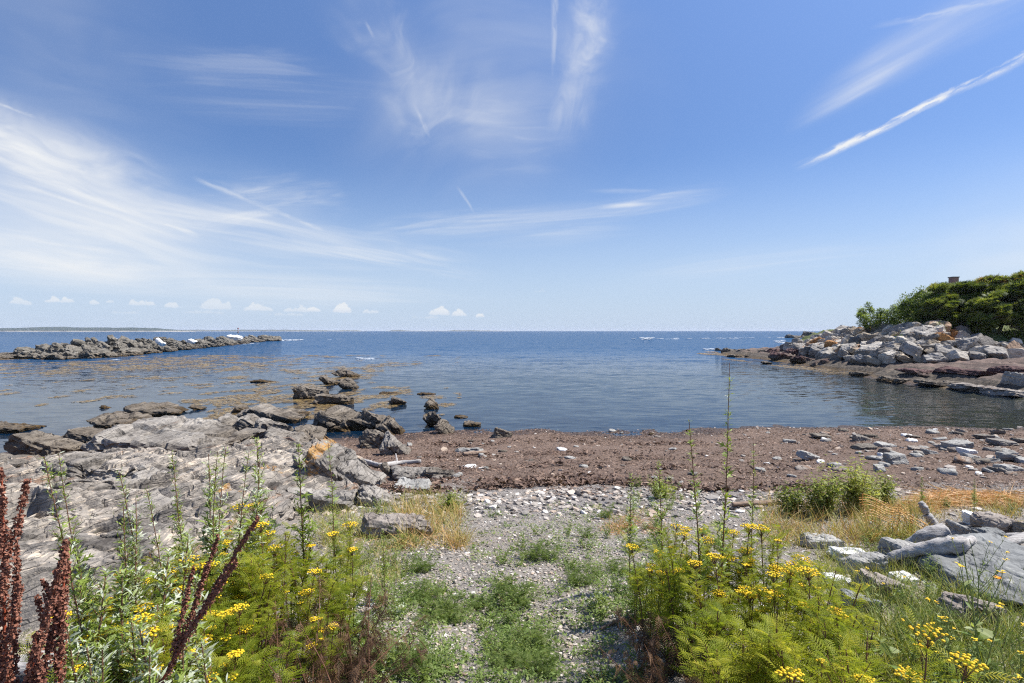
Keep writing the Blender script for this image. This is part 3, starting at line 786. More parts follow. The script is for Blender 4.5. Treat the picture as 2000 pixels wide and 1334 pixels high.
# ---- the broad bedrock ledge behind the flowers at the left: one continuous outcrop
LEDGE = [gnd(*q)[:2] for q in [(-160, 1330), (-190, 1000), (-120, 930), (60, 915), (180, 896), (320, 886), (470, 872), (560, 862), (650, 880), (745, 940), (700, 985), (600, 1000), (560, 1030), (440, 1085), (330, 1170), (250, 1270), (110, 1345)]]
la_ = np.linspace(R(-52), R(-9), 520); lr_ = np.geomspace(2.2, 15, 460)
lx, ly = polar(lr_, la_)
sd = poly_sd(lx, ly, LEDGE).ravel()
Pq = np.stack([lx.ravel(), ly.ravel(), np.zeros(lx.size)], -1)
cs_, sn_ = math.cos(R(62)), math.sin(R(62))
al = Pq[:, 0] * sn_ + Pq[:, 1] * cs_; ac = Pq[:, 1] * sn_ - Pq[:, 0] * cs_       # along and across the strike
wq = fbm(Pq * .7, 3, 12)
Cq = np.stack([al / 1.7 + wq * .25, ac / .62 + fbm(Pq * 1.3, 3, 14) * .35, al * 0], -1)
saw = ac / .95 + .55 * fbm(np.stack([al * .35, ac * .5, al * 0], -1), 3, 48) + .12 * fbm(Pq * 2.5, 3, 49); sawf = saw - np.floor(saw); samp = .5 + .5 * fbm(np.stack([al * .5, np.floor(saw) * 3.7, al * 0], -1), 2, 50)
v1, e1 = cells(Cq, 5); v2, e2 = cells((Cq + fbm(Pq * 2.2, 3, 44)[:, None] * .16) * 2.3 + 3.3, 6); v3, e3 = cells((Cq + fbm(Pq * 5, 3, 45)[:, None] * .12) * np.array([5, 6, 1]) + 1.1, 7)
terr = height(lx, ly).ravel()
edge = sstep(-.02, .42, sd + fbm(Pq * 1.1, 4, 17) * .22)
tilt = (ac / .62 - np.floor(ac / .62)) - .5
hz_ = terr + edge * (.20 + .46 * samp * np.interp(sawf, [0, .15, 1], [-.5, .5, -.5]) + .10 * fbm(Pq * .45, 3, 19) + .30 * (v1 - .5) * sstep(0, .30, e1) + .10 * (v2 - .5) * sstep(0, .25, e2) + .018 * fbm(Cq * np.array([5, 7, 1]), 3, 46) - .13 * sstep(.10, 0, e1) - .06 * sstep(.10, 0, e2) + .02 * fbm(Pq * 4, 3, 23)) - (1 - edge) * .12
F = polar_faces(len(lr_), len(la_), False)
keep_ = (edge[F].max(1) > 0); F = F[keep_]
kv = np.unique(F); rm = np.full(len(hz_), -1); rm[kv] = np.arange(len(kv))
Vl = np.stack([Pq[:, 0], Pq[:, 1], hz_], -1)[kv]
lic = np.zeros(len(Vl))
for q, r_ in (((450, 985), .32), ((520, 950), .30), ((300, 1000), .14), ((420, 900), .12), ((600, 975), .15)):
    g_ = gnd(*q); lic = np.maximum(lic, .95 * sstep(r_ * 1.5, r_ * .3, np.hypot(Vl[:, 0] - g_[0], (Vl[:, 1] - g_[1]) * .7)))
org_ = np.array([LEDGE[9][0], LEDGE[9][1], 0])
M_LEDGE = make_rock('ledge_schist', WARM, streak=(0.60, 0.50, 0.39), streak_at=0.55, rust_at=0.57, rust=(0.30, 0.15, 0.075), lay=9, bed=(R(16), R(-66)), var=0.8)
o = link('rock_ledge', mesh_np('rock_ledge', Vl - org_, rm[F], False, {'lichen': lic}, [M_LEDGE]), tuple(org_))
tag(o, 'broad banded bedrock ledge with cream and rust streaks at the left', 'rock', G_OUT)

# ---- tilted slabs broken out of the ledge
for (a, b_, tp, bs, lab, sd_) in [(70, 215, 950, 1012, 'tilted slab with a dark broken front at the left of the ledge', 811), (205, 345, 932, 988, 'tilted banded slab lying on the ledge behind the mugwort', 812), (330, 480, 926, 984, 'low banded slab left of the lichen patches', 813), (110, 270, 1012, 1078, 'broken slab on the rusty near part of the ledge', 814), (255, 420, 990, 1050, 'grey tilted slab in the middle of the ledge', 815), (-30, 120, 1050, 1130, 'rusty slab behind the dock seed heads', 816), (470, 600, 968, 1022, 'tilted slab at the right foot of the lichen rock', 817), (380, 520, 892, 930, 'thin layered slab behind the lichen rock', 818)]:
    rock(a, b_, tp, bs, lab, [M_WARM, M_LEDGE, M_GREY][sd_ % 3], depth=1.1, Ht=.24, sub=5, dip=18 + sd_ % 14, slab=(1, 1, .35), chops=6, strata=.045, lay=13, jag=.11, sink=.42, seed=sd_, group=G_OUT)

# ---- the reef out in the bay: many craggy rocks in one line
G_REEF = 'rocks of the reef in the bay'
rr = np.random.RandomState(77)
reef_px = [(10, 702), (60, 701), (120, 702), (180, 700), (240, 695), (300, 689), (360, 683), (410, 678), (450, 673), (490, 669), (528, 666)]
reef_y = np.interp(np.arange(5, 535), [p[0] for p in reef_px], [p[1] for p in reef_px])
def reef_h(px): return np.interp(px, [5, 40, 90, 125, 215, 290, 330, 400, 430, 470, 500, 535], [4, 9, 26, 30, 37, 30, 24, 20, 19, 14, 14, 8])
reef = []
px = 8.0
while px < 534:
    by = float(np.interp(px, [p[0] for p in reef_px], [p[1] for p in reef_px]))
    Y = at_z(px, by, 0)[1]
    wpx = rr.uniform(40, 70) * (0.6 if px > 330 else 1.0)
    hh = reef_h(px) / FPX * Y
    for row in range(3):
        f = (0.45, 0.8, 1.0)[row]
        cx = px + rr.uniform(-8, 8)
        p = at_z(cx, by, 0)
        W = wpx / FPX * Y * rr.uniform(0.8, 1.3); Dd = W * rr.uniform(0.7, 1.2)
        Ht = hh * f * rr.uniform(0.85, 1.08)
        V, F = rock_verts(W, Dd, Ht / 0.6, 5000 + len(reef), 5, dip=rr.uniform(12, 38), strike=rr.uniform(-60, -10), slab=(1, .9, .6), strata=.10, lay=2.6, lump=.10, crack=.08, jag=.13)
        yy = Y + 1.0 + row * (2.2 + W * 0.25)
        o = place(V, F, 'rock', M_REEF, (p[0] / Y * yy, yy, 0), 0.4)
        reef.append((cx, row, o))
    px += wpx * 0.40
for row, rn in enumerate(('front', 'middle', 'back')):
    for i, (cx, _, o) in enumerate(sorted([q for q in reef if q[1] == row], key=lambda q: q[0])):
        tag(o, 'craggy grey reef rock in the %s line, number %d from the reef\'s left end' % (rn, i + 1), 'rock', G_REEF)
rock(302, 321, 659, 671, 'white guano topped boulder on the reef crest', M_WHITE, zb=1.6, sub=4, group=G_REEF)
rock(366, 384, 662, 668, 'low white stone on the reef right of the guano boulder', M_WHITE, zb=1.4, sub=4, group=G_REEF)
rock(440, 472, 653, 663, 'white streaked rock at the highest point near the reef tip', M_WHITE, zb=1.2, sub=4, group=G_REEF, dip=30)
rock(568, 582, 663, 667, 'weedy rock breaking the surface beyond the reef tip', M_DARK, sub=3, group=G_REEF)
rock(518, 534, 668, 673, 'small black rock in front of the reef tip', M_DARK, sub=3, group=G_REEF)
rock(596, 608, 662.5, 665.5, 'outermost rock in line with the reef tip', M_DARK, sub=3, group=G_REEF)
rock(0, 40, 688, 694, 'low dark rock behind the left end of the reef', M_DARK, sub=4, group=G_REEF)

# ---- the spit of red weedy rock before the riprap
G_SPIT = 'weedy rocks of the spit'
for i, (a, b_, tp, bs, lab) in enumerate([
        (1396, 1412, 680, 685, 'outermost small black rock at the spit tip'), (1408, 1440, 680, 692, 'black weedy rock second from the spit tip'),
        (1438, 1490, 681, 694, 'broad dark rock in the middle of the spit'), (1478, 1512, 684, 697, 'low weedy rock bridging the gap in the spit'),
        (1496, 1545, 681, 699, 'red brown rock where the spit thickens'), (1528, 1578, 680, 703, 'tallest red brown rock against the riprap'),
        (1505, 1560, 690, 706, 'front red rock with weed at the waterline'), (1545, 1600, 694, 712, 'red weedy rock under the left end of the riprap'),
        (1590, 1640, 702, 718, 'brown weedy rock at the foot of the leftmost boulders'), (1418, 1450, 692, 698, 'low orange weeded rock in front of the spit'),
        (1455, 1475, 694, 699, 'small low rock in the weed before the spit'), (1486, 1506, 706, 711, 'lone low dark rock awash in front of the spit')]):
    rock(a, b_, tp, bs, lab, M_RED if 4 <= i < 9 else M_DARK, D=.7, zb=0.0, sink=.3, sub=5, group=G_SPIT, lump=.14, strata=.1, lay=4, dip=30)
for i, (a, b_, tp, bs, lab, mt) in enumerate([
        (1660, 1720, 722, 735, 'flat weedy ledge rock at the cove edge below the boulders', M_DARK), (1725, 1800, 728, 748, 'dark ledge rock stepping into the cove', M_DARK),
        (1800, 1880, 735, 758, 'layered brown ledge rock above the cove water', M_DARK), (1870, 1950, 742, 766, 'cracked ledge rock right of the layered one', M_TAN),
        (1935, 2040, 745, 775, 'pale cracked ledge rock at the right edge of the cove', M_TAN), (1760, 1840, 716, 732, 'low red ledge rock just under the riprap', M_RED),
        (1850, 1960, 712, 735, 'wide red ledge rock sloping to the cove', M_RED), (1950, 2060, 708, 730, 'red ledge rock at the right edge behind the big block', M_RED)]):
    rock(a, b_, tp, bs, lab, mt, D=1.0, sub=5, group='rocks of the cove ledge', lump=.08, strata=.05, lay=6, dip=10, slab=(1, 1, .3), Ht=0.32)
rock(1966, 2016, 727, 758, 'big angular block perched on the red ledge by the right edge', M_BLUE, D=.9, sub=5, dip=20, chops=5, p=24, group='rocks of the cove ledge')
# ---- the low headland far behind the riprap
fh = at_z(1590, 660, 0)
for i, (a, b_, tp, bs, lab) in enumerate([(1536, 1575, 653, 660, 'left low tip of the far dark headland'), (1560, 1612, 648, 660, 'middle hump of the far dark headland'), (1596, 1660, 643, 660, 'highest part of the far headland behind the riprap'), (1650, 1760, 640, 660, 'far headland part hidden behind the trees')]):
    rock(a, b_, tp, bs, lab, M_DARK, D=.6, zb=0, sub=5, group='rocks of the far headland', strata=.5, lay=.6, lump=.08, dip=15, name='headland_rock', cat='headland')

# ---- riprap boulders on the headland
G_RIP = 'riprap boulders on the headland'
protos = []
for k in range(14):
    V, F = rock_verts(1.0, rr.uniform(0.75, 1.0), rr.uniform(0.6, 0.85), 900 + k, 4, dip=rr.uniform(-30, 30), strike=rr.uniform(0, 180), slab=(1, .85, .7), chops=10, strata=.012, lay=8, lump=.035, p=70, crack=.03, jag=.05)
    V -= V.mean(0)
    protos.append(mesh_np('riprap_boulder', V, F, False, None, [M_RIP]))
base_line = np.array([(36.5, 76), (33.6, 64), (31.2, 55), (30.7, 47.6), (34.6, 45.0), (40, 44.5), (46, 44.1), (54, 43.6)], float)
seg = np.linalg.norm(np.diff(base_line, axis=0), axis=1); cum = np.concatenate([[0], np.cumsum(seg)])
def on_line(s, off):
    i = min(np.searchsorted(cum, s, side='right') - 1, len(seg) - 1)
    d = (base_line[i + 1] - base_line[i]) / seg[i]
    # smooth the corner normals
    s2 = min(s + 2.5, cum[-1] - .01); s1 = max(s - 2.5, 0)
    q = [np.array([np.interp(v, cum, base_line[:, 0]), np.interp(v, cum, base_line[:, 1])]) for v in (s1, s2)]
    dd = q[1] - q[0]; dd /= np.linalg.norm(dd)
    nrm = np.array([-dd[1], dd[0]])
    p = base_line[i] + d * (s - cum[i])
    return p + nrm * off
tiers = ['bottom', 'second', 'third', 'fourth', 'fifth', 'sixth', 'top']
boul = []
for ti in range(7):
    s = rr.uniform(0, 1.0)
    while s < cum[-1]:
        size = rr.uniform(1.0, 1.95) * (1.0 if ti < 3 else 0.95)
        right = s > cum[5]
        if right: size *= 0.72
        off = 0.1 + ti * 0.86 + rr.uniform(-0.25, 0.25)
        p = on_line(s, off)
        z = max(H(p[0], p[1]), 0.1)
        if not (right and ti > 4):
            u = rr.rand()
            if u < 0.05: c, w = (0.95, 0.52, 0.22), 'rusty orange'
            elif u < 0.11: c, w = (0.95, 0.70, 0.55), 'pinkish tan'
            elif u < 0.22: c, w = (0.95, 0.86, 0.74), 'cream'
            elif u < 0.42: c, w = (0.52, 0.52, 0.54), 'dark grey'
            elif u < 0.72: c, w = (0.88, 0.89, 0.92), 'grey'
            else: c, w = (1.15, 1.14, 1.12), 'pale'
            o = link('riprap_boulder', protos[rr.randint(14)], (p[0], p[1], z + size * 0.2), None, (rr.uniform(-.5, .5), rr.uniform(-.5, .5), rr.uniform(0, 6.28)))
            o.scale = (size * rr.uniform(.9, 1.25), size * rr.uniform(.85, 1.1), size * rr.uniform(.75, 1.05))
            o.color = (*[q * (.80 if w != 'pale' else .92) * f_ for q, f_ in zip(c, (1.05, 1.0, .93))], 1)
            boul.append((p[0] / p[1], ti, w, o))
        s += size * 0.84
for ti in range(7):
    row = sorted([b for b in boul if b[1] == ti], key=lambda b: b[0])
    for i, (_, _, w, o) in enumerate(row):
        tag(o, '%s boulder, number %d from the left in the %s row of the riprap' % (w, i + 1, tiers[ti]), 'boulder', G_RIP)

# ---- stones on the beach at the right
G_ST = 'stones lying on the seaweed beach'
for (a, b_, tp, bs, lab, mt, kw) in [
        (1556, 1600, 877, 900, 'angular block with a rust brown left face on the weed', M_BLUE, dict(dip=25, chops=5, p=24)),
        (1730, 1771, 884, 907, 'upright squared grey block standing in the weed', M_BLUE, dict(dip=0, chops=2, p=30, slab=(.6, 1, .9))),
        (1664, 1708, 867, 879, 'flat dark slab left of the squared block', M_DARK, {}), (1709, 1747, 862, 874, 'flat grey slab behind the squared block', M_BLUE, {}),
        (1585, 1622, 847, 858, 'low dark stone with a yellow stone on it at the water edge', M_DARK, {}), (1603, 1623, 843, 851, 'small yellowish stone at the water edge', M_TAN, {}),
        (1666, 1696, 847, 862, 'mossy grey stone near the water edge', M_GREY, {}), (1772, 1806, 871, 880, 'low tan stone right of the squared block', M_TAN, {}),
        (1801, 1831, 876, 887, 'small grey slab left of the big slab pile', M_BLUE, {}), (1842, 1895, 859, 880, 'largest grey slab of the pile at the right', M_BLUE, dict(D=.7)),
        (1873, 1908, 874, 887, 'pale slab leaning on the largest slab', M_WHITE, {}), (1880, 1912, 884, 898, 'blue grey slab nearest in the slab pile', M_BLUE, {}),
        (1822, 1850, 866, 877, 'tan slab at the left of the slab pile', M_TAN, {}), (1934, 1982, 856, 872, 'cluster forming pale stone near the right edge', M_GREY, {}),
        (1949, 1986, 882, 902, 'grey wedge stone by the right edge', M_BLUE, {}), (1945, 1990, 906, 921, 'flat pale stone lowest by the right edge', M_BLUE, {}),
        (1936, 1960, 837, 849, 'rounded dark stone at the right end of the shoreline', M_GREY, {}), (1706, 1728, 906, 922, 'pale stone beside the green bush', M_BLUE, {}),
        (1714, 1732, 884, 892, 'small white stone left of the squared block', M_WHITE, {}), (1978, 2010, 856, 866, 'dark slab cut by the right edge', M_DARK, {}),
        (1905, 1935, 848, 858, 'grey stone left of the rounded dark stone', M_GREY, {}), (1770, 1795, 848, 856, 'low grey stone on the shoreline', M_GREY, {}),
        (1985, 2020, 893, 906, 'pale slab cut by the right edge', M_BLUE, {}), (1925, 1950, 893, 902, 'thin grey slab left of the wedge stone', M_BLUE, {})]:
    kw = dict(dict(D=.8, dip=6, slab=(1, 1, .4), chops=6, p=30, jag=.04), **kw)
    rock(a, b_, tp, bs, lab, mt, sub=4, name='stone', cat='stone', group=G_ST, strata=.01, lay=20, lump=.05, sink=.25, **kw)
st_protos = []
for k in range(8):
    V, F = rock_verts(1.0, rr.uniform(.6, .95), rr.uniform(.28, .5), 700 + k, 3, dip=rr.uniform(-10, 10), strike=rr.uniform(0, 180), slab=(1, .9, .4), chops=8, strata=.0, lump=.05, p=22, crack=0)
    st_protos.append({q: mesh_np('stone', V - V.mean(0), F, True, None, [mt]) for q, mt in (('grey', M_BLUE), ('brown', M_TAN), ('dark', M_DARK), ('white', M_WHITE), ('slate grey', M_GREY))})
cands = []
for k in range(150):
    u = rr.rand()
    if u < .72: px_, py_ = rr.uniform(1540, 2000), rr.uniform(838, 930)
    elif u < .9: px_, py_ = rr.uniform(930, 1560), rr.uniform(842, 950)
    else: px_, py_ = rr.uniform(760, 1000), rr.uniform(860, 940)
    if u < .72 and rr.rand() > (px_ - 1400) / 560: continue
    p = gnd(px_, py_)
    w = ['grey', 'brown', 'dark', 'white', 'slate grey'][rr.choice(5, p=[.4, .15, .13, .12, .2])]
    sz = rr.uniform(.14, .42) * (1.0 if u < .72 else .7)
    o = link('stone', st_protos[rr.randint(8)][w], (p[0], p[1], p[2] + sz * .04), None, (rr.uniform(-.12, .12), rr.uniform(-.12, .12), rr.uniform(0, 6.28)))
    o.scale = (sz, sz, sz)
    cands.append((p[1], p[0], w, sz, o))
bands = sorted(cands, key=lambda c: -c[0])
nb_ = 8
for bi in range(nb_):
    row = sorted(bands[bi * len(bands) // nb_:(bi + 1) * len(bands) // nb_], key=lambda c: c[1] / c[0])
    nm = ['at the water edge', 'in the second band from the water', 'in the third band from the water', 'in the fourth band from the water', 'in the fifth band from the water', 'in the sixth band from the water', 'in the seventh band from the water', 'nearest the gravel strip'][bi]
    for i, (_, _, w, sz, o) in enumerate(row):
        tag(o, '%s beach stone %s, number %d from the left' % (w, nm, i + 1), 'stone', 'small stones scattered over the wrack')

# ---- rocks at the lower right
G_RR = 'rocks of the heap at the right'
for (a, b_, tp, bs, lab, mt, kw) in [
        (1616, 1697, 1066, 1100, 'bright white rock lying left of the driftwood', M_WHITE, dict(D=.7, p=8)),
        (1883, 1911, 998, 1026, 'white boulder at the top of the rock heap', M_WHITE, dict(D=.9)),
        (1904, 1985, 1003, 1044, 'largest brownish boulder in the rock heap', M_TAN, dict(D=.7, p=12)),
        (1846, 1902, 1011, 1056, 'grey boulder with dark left side in the rock heap', M_BLUE, dict(D=.8, p=14)),
        (1904, 1960, 1027, 1072, 'rounded grey boulder in the middle of the heap', M_SLATE, dict(D=.8, p=9)),
        (1972, 2020, 1010, 1050, 'dark boulder of the heap cut by the right edge', M_DARK, dict(D=.8)),
        (1888, 1942, 1056, 1090, 'pale crumbly stone below the rounded boulder', M_TAN, dict(D=.7)),
        (1941, 1968, 1062, 1080, 'small pale stone beside the weathered board', M_WHITE, dict(D=.8)),
        (1825, 1850, 1040, 1062, 'dark stone beside the leaning post', M_DARK, dict(D=.8)),
        (1726, 1842, 1070, 1108, 'light flat slab behind the gnarled driftwood', M_BLUE, dict(D=.5, dip=4, Ht=.16)),
        (1640, 1722, 1096, 1126, 'grey slab under the white rock', M_BLUE, dict(D=.6, dip=4, Ht=.14)),
        (1666, 1765, 1112, 1172, 'brown grey rock in the weeds below the white rock', M_TAN, dict(D=.7, dip=10)),
        (1640, 1712, 1150, 1208, 'blue grey stone half hidden by the tansy', M_SLATE, dict(D=.7, dip=10)),
        (1812, 2090, 1092, 1196, 'huge smooth blue grey slab at the right edge', M_SLATE, dict(depth=1.15, dip=5, Ht=.13, sub=6, slab=(1, 1, .35), chops=4, jag=.02)),
        (1826, 1952, 1150, 1224, 'tan slab tilted against the huge slab', M_TAN, dict(D=.55, dip=22, sub=5)),
        (1740, 1790, 1120, 1150, 'pale stone under the gnarled driftwood', M_WHITE, dict(D=.7)),
        (1560, 1640, 1040, 1072, 'grey stone behind the tansy tops', M_BLUE, dict(D=.7, dip=8)),
        (1600, 1660, 1118, 1150, 'white blotched stone at the tansy edge', M_WHITE, dict(D=.7, dip=8))]:
    kw = dict(dict(dip=12, slab=(1, 1, .55), chops=7, p=24, sub=5, jag=.07), **kw)
    rock(a, b_, tp, bs, lab, mt, name='rock', group=G_RR, strata=.008, lay=25, lump=.06, sink=.28, **kw)

# ------------------------------------------------------------------ plant materials
def make_leaf(name, stops, trans=0.35, rough=0.55, spec=0.3, attrn='tone'):
    m, t, out = new_mat(name)
    a, _ = attr(t, attrn)
    oi = t.nodes.new('ShaderNodeObjectInfo')
    tc = t.nodes.new('ShaderNodeTexCoord')
    n = noise(t, tc.outputs['Object'], 60, 3, 0.6)
    f = a + (n - 0.5) * 0.25 + (E(t, oi.outputs['Random']) - 0.5) * 0.30
    c = ramp(t, f, stops)
    p = principled(t, None, c, rough, None, spec)
    tl = nd(t, 'ShaderNodeBsdfTranslucent', None, Color=mixc(t, 1.0, c, (1.25, 1.2, 0.55), 'MULTIPLY'))
    mx = nd(t, 'ShaderNodeMixShader', None, i0=trans, i1=p.outputs[0], i2=tl.outputs[0])
    t.links.new(mx.outputs[0], out.inputs[0])
    return m
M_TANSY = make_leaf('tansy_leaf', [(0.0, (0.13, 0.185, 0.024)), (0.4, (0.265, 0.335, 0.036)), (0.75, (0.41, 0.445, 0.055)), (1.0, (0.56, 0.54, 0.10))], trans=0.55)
M_MUG = make_leaf('mugwort_leaf', [(0.0, (0.13, 0.19, 0.03)), (0.5, (0.28, 0.36, 0.07)), (0.62, (0.32, 0.39, 0.13)), (0.75, (0.42, 0.47, 0.36)), (1.0, (0.60, 0.63, 0.54))], trans=0.35)
M_DEADLEAF = make_leaf('withered_leaf', [(0.0, (0.06, 0.035, 0.022)), (0.5, (0.16, 0.085, 0.05)), (1.0, (0.30, 0.18, 0.10))], trans=0.2)
M_WEED = make_leaf('weed_leaf', [(0.0, (0.10, 0.155, 0.035)), (0.5, (0.18, 0.26, 0.065)), (0.8, (0.26, 0.33, 0.10)), (1.0, (0.38, 0.42, 0.20))], trans=0.45)
M_GRASS = make_leaf('grass_blade', [(0.0, (0.12, 0.18, 0.03)), (0.35, (0.25, 0.28, 0.06)), (0.6, (0.40, 0.34, 0.11)), (0.85, (0.48, 0.34, 0.14)), (1.0, (0.42, 0.21, 0.08))], trans=0.25)
M_STRAW = make_leaf('straw', [(0.0, (0.30, 0.14, 0.05)), (0.4, (0.52, 0.27, 0.09)), (0.8, (0.66, 0.42, 0.19)), (1.0, (0.74, 0.58, 0.36))], trans=0.15)
M_BUSH = make_leaf('bush_leaf', [(0.0, (0.11, 0.15, 0.03)), (0.5, (0.24, 0.29, 0.065)), (1.0, (0.42, 0.44, 0.16))], trans=0.5)
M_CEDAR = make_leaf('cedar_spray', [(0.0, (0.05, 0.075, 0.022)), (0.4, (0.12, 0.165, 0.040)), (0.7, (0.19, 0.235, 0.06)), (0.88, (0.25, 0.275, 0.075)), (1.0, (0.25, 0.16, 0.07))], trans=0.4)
M_BROADLEAF = make_leaf('broad_leaf', [(0.0, (0.06, 0.10, 0.02)), (0.5, (0.15, 0.22, 0.04)), (1.0, (0.29, 0.36, 0.08))], trans=0.4)
def make_plain(name, stops, rough=0.7, sc=30, spec=0.3, stretch=(1, 1, 1), bumpk=0.3):
    m, t, out = new_mat(name)
    tc = t.nodes.new('ShaderNodeTexCoord'); oi = t.nodes.new('ShaderNodeObjectInfo')
    n = noise(t, mapping(t, tc.outputs['Object'], stretch), sc, 6, 0.65)
    a, _ = attr(t, 'tone')
    c = ramp(t, n + (E(t, oi.outputs['Random']) - 0.5) * 0.1 + a * 0.2, stops)
    principled(t, out, c, rough, bump(t, n, bumpk, 0.01), spec)
    return m
M_STEM = make_plain('brown_stem', [(0.3, (0.07, 0.035, 0.022)), (0.7, (0.20, 0.10, 0.06))])
M_GSTEM = make_plain('green_stem', [(0.3, (0.10, 0.14, 0.03)), (0.7, (0.20, 0.24, 0.06))])
M_REDSTEM = make_plain('red_stem', [(0.3, (0.20, 0.035, 0.02)), (0.7, (0.36, 0.08, 0.035))])
M_YELLOW = make_plain('tansy_button', [(0.3, (0.42, 0.22, 0.012)), (0.5, (0.74, 0.47, 0.014)), (0.8, (0.86, 0.64, 0.03))], sc=260, bumpk=0.5)
M_ORANGE = make_plain('orange_petal', [(0.3, (0.75, 0.20, 0.01)), (0.7, (0.9, 0.36, 0.02))])
M_SEED = make_plain('dock_seed', [(0.25, (0.085, 0.032, 0.022)), (0.5, (0.20, 0.078, 0.05)), (0.75, (0.34, 0.155, 0.10))], sc=160)
M_BARK = make_plain('bark', [(0.3, (0.06, 0.048, 0.04)), (0.7, (0.20, 0.17, 0.15))], sc=8, stretch=(1, 1, .2))
M_DRIFT = make_plain('driftwood', [(0.25, (0.13, 0.12, 0.11)), (0.45, (0.32, 0.30, 0.285)), (0.6, (0.46, 0.44, 0.42)), (0.8, (0.60, 0.575, 0.55))], 0.85, 5, 0.2, (1.2, 14, 14), 0.9)
M_DRIFTBROWN = make_plain('brown_driftwood', [(0.25, (0.09, 0.06, 0.045)), (0.5, (0.24, 0.17, 0.125)), (0.8, (0.38, 0.29, 0.23))], 0.85, 5, 0.2, (1.2, 14, 14), 0.9)

rp = np.random.RandomState(2024)
# ---- leaf shapes: along +X, face up +Z
def fan(pts):
    n = len(pts)
    return np.array(pts, float), np.array([(0, i, i + 1) for i in range(1, n - 1)])
def pinnate(L, n=10, wid=0.36, droop=0.25):
    V, T = [], []
    def add(v, f):
        k = sum(len(q) for q in V); V.append(v); T.append(f + k)
    xs = np.linspace(0, 1, 7)
    def zc(s): return -droop * s * s * L + 0.06 * L * np.sin(s * 3)
    st = np.array([[x * L, sgn * 0.008 * L, zc(x)] for x in xs for sgn in (-1, 1)])
    add(st, np.array([q for i in range(6) for q in ((2 * i, 2 * i + 1, 2 * i + 2), (2 * i + 1, 2 * i + 3, 2 * i + 2))]))
    shape = np.array([(0, 0), (.22, .10), (.36, .05), (.52, .14), (.64, .05), (.80, .09), (1, 0), (.78, -.10), (.62, -.05), (.48, -.14), (.34, -.05), (.2, -.1)])
    for i in range(n):
        s = 0.14 + 0.82 * i / (n - 1)
        ll = wid * L * (math.sin(math.pi * (0.14 + 0.8 * s)) ** 0.7)
        for sg in (-1, 1):
            an = R(52 + 10 * (1 - s)) * sg
            c, sn = math.cos(an), math.sin(an)
            P = shape * ll
            P[:, 1] *= 0.62
            v = np.stack([s * L + P[:, 0] * c - P[:, 1] * sn, P[:, 0] * sn + P[:, 1] * c, zc(s) + 0.16 * P[:, 0] - 0.5 * (P[:, 0] ** 2) / max(ll, 1e-6) * 0.6], -1)
            add(v, np.array([(0, q, q + 1) for q in range(1, 11)]))
    return np.concatenate(V), np.concatenate(T)
def lobed(L, lobes=2):
    V, T = [], []
    def lobe(x0, ln, an, w):
        c, s = math.cos(an), math.sin(an)
        P = np.array([(0, -w * .4), (ln * .5, -w), (ln, 0), (ln * .5, w), (0, w * .4)])
        v = np.stack([x0 + P[:, 0] * c - P[:, 1] * s, P[:, 0] * s + P[:, 1] * c, -0.25 * ((x0 + P[:, 0] * c) / L) ** 2 * L + 0.1 * np.abs(P[:, 0] * s)], -1)
        k = sum(len(q) for q in V); V.append(v); T.append(np.array([(0, 1, 4), (1, 3, 4), (1, 2, 3)]) + k)
    lobe(0, L, 0, 0.085 * L)
    for i in range(lobes):
        x0 = L * (0.3 + 0.3 * i / max(lobes - 1, 1)); ln = L * (0.42 - 0.1 * i)
        for sg in (-1, 1): lobe(x0, ln, sg * R(42), 0.06 * L)
    return np.concatenate(V), np.concatenate(T)
def simple_leaf(L, w=0.3, droop=0.2):
    xs = np.array([0, .25, .55, .8, 1.0]); ws = np.array([.06, .8, 1, .6, 0]) * w * L / 2
    V = [(0, 0, 0)]
    V = np.array([[x * L, sg * q, -droop * x * x * L + (0.12 * q if sg else 0)] for x, q in zip(xs, ws) for sg in (-1, 0, 1)])
    T = []
    for i in range(4):
        for j in (0, 1):
            a = 3 * i + j; T += [(a, a + 1, a + 4), (a, a + 4, a + 3)]
    return V, np.array(T)
def frames(dirs, roll=None):
    """rotation matrices with +X along dirs and +Z as upward as possible"""
    d = dirs / np.linalg.norm(dirs, axis=1)[:, None]
    up = np.tile([0, 0, 1.0], (len(d), 1))
    y = np.cross(up, d); ny = np.linalg.norm(y, axis=1)[:, None]
    y = np.where(ny < 1e-4, np.array([0, 1.0, 0]), y / np.maximum(ny, 1e-6))
    z = np.cross(d, y)
    if roll is not None:
        c, s = np.cos(roll)[:, None], np.sin(roll)[:, None]
        y, z = y * c + z * s, z * c - y * s
    return np.stack([d, y, z], -1)
class Batch:
    def __init__(s): s.V, s.T, s.A, s.n = [], [], [], 0
    def put(s, V, T, pos, M, scale, tone):
        n, k = len(pos), len(V)
        if n == 0: return
        W = np.einsum('nij,kj->nki', M, V) * np.asarray(scale)[:, None, None] + np.asarray(pos)[:, None, :]
        s.V.append(W.reshape(-1, 3)); s.T.append((T[None] + (np.arange(n) * k)[:, None, None]).reshape(-1, T.shape[1]) + s.n)
        s.A.append(np.repeat(np.asarray(tone, float), k)); s.n += n * k
    def mesh(s, name, mats, smooth=False):
        fs = {}
        for t_ in s.T: fs.setdefault(t_.shape[1], []).append(t_)
        return mesh_np(name, np.concatenate(s.V), [np.concatenate(v) for v in fs.values()], smooth, {'tone': np.concatenate(s.A)}, mats)
    def build(s, name, mat, parent=None, loc=(0, 0, 0), smooth=False): return link(name, s.mesh(name, [mat], smooth), loc, parent)
def curve(p0, d0, L, bend, n=8, wob=0.02):
    pts = [np.array(p0, float)]; d = np.array(d0, float); d /= np.linalg.norm(d)
    for i in range(n):
        d = d + np.array(bend) / n + rp.normal(0, wob, 3); d /= np.linalg.norm(d)
        pts.append(pts[-1] + d * L / n)
    return np.array(pts)
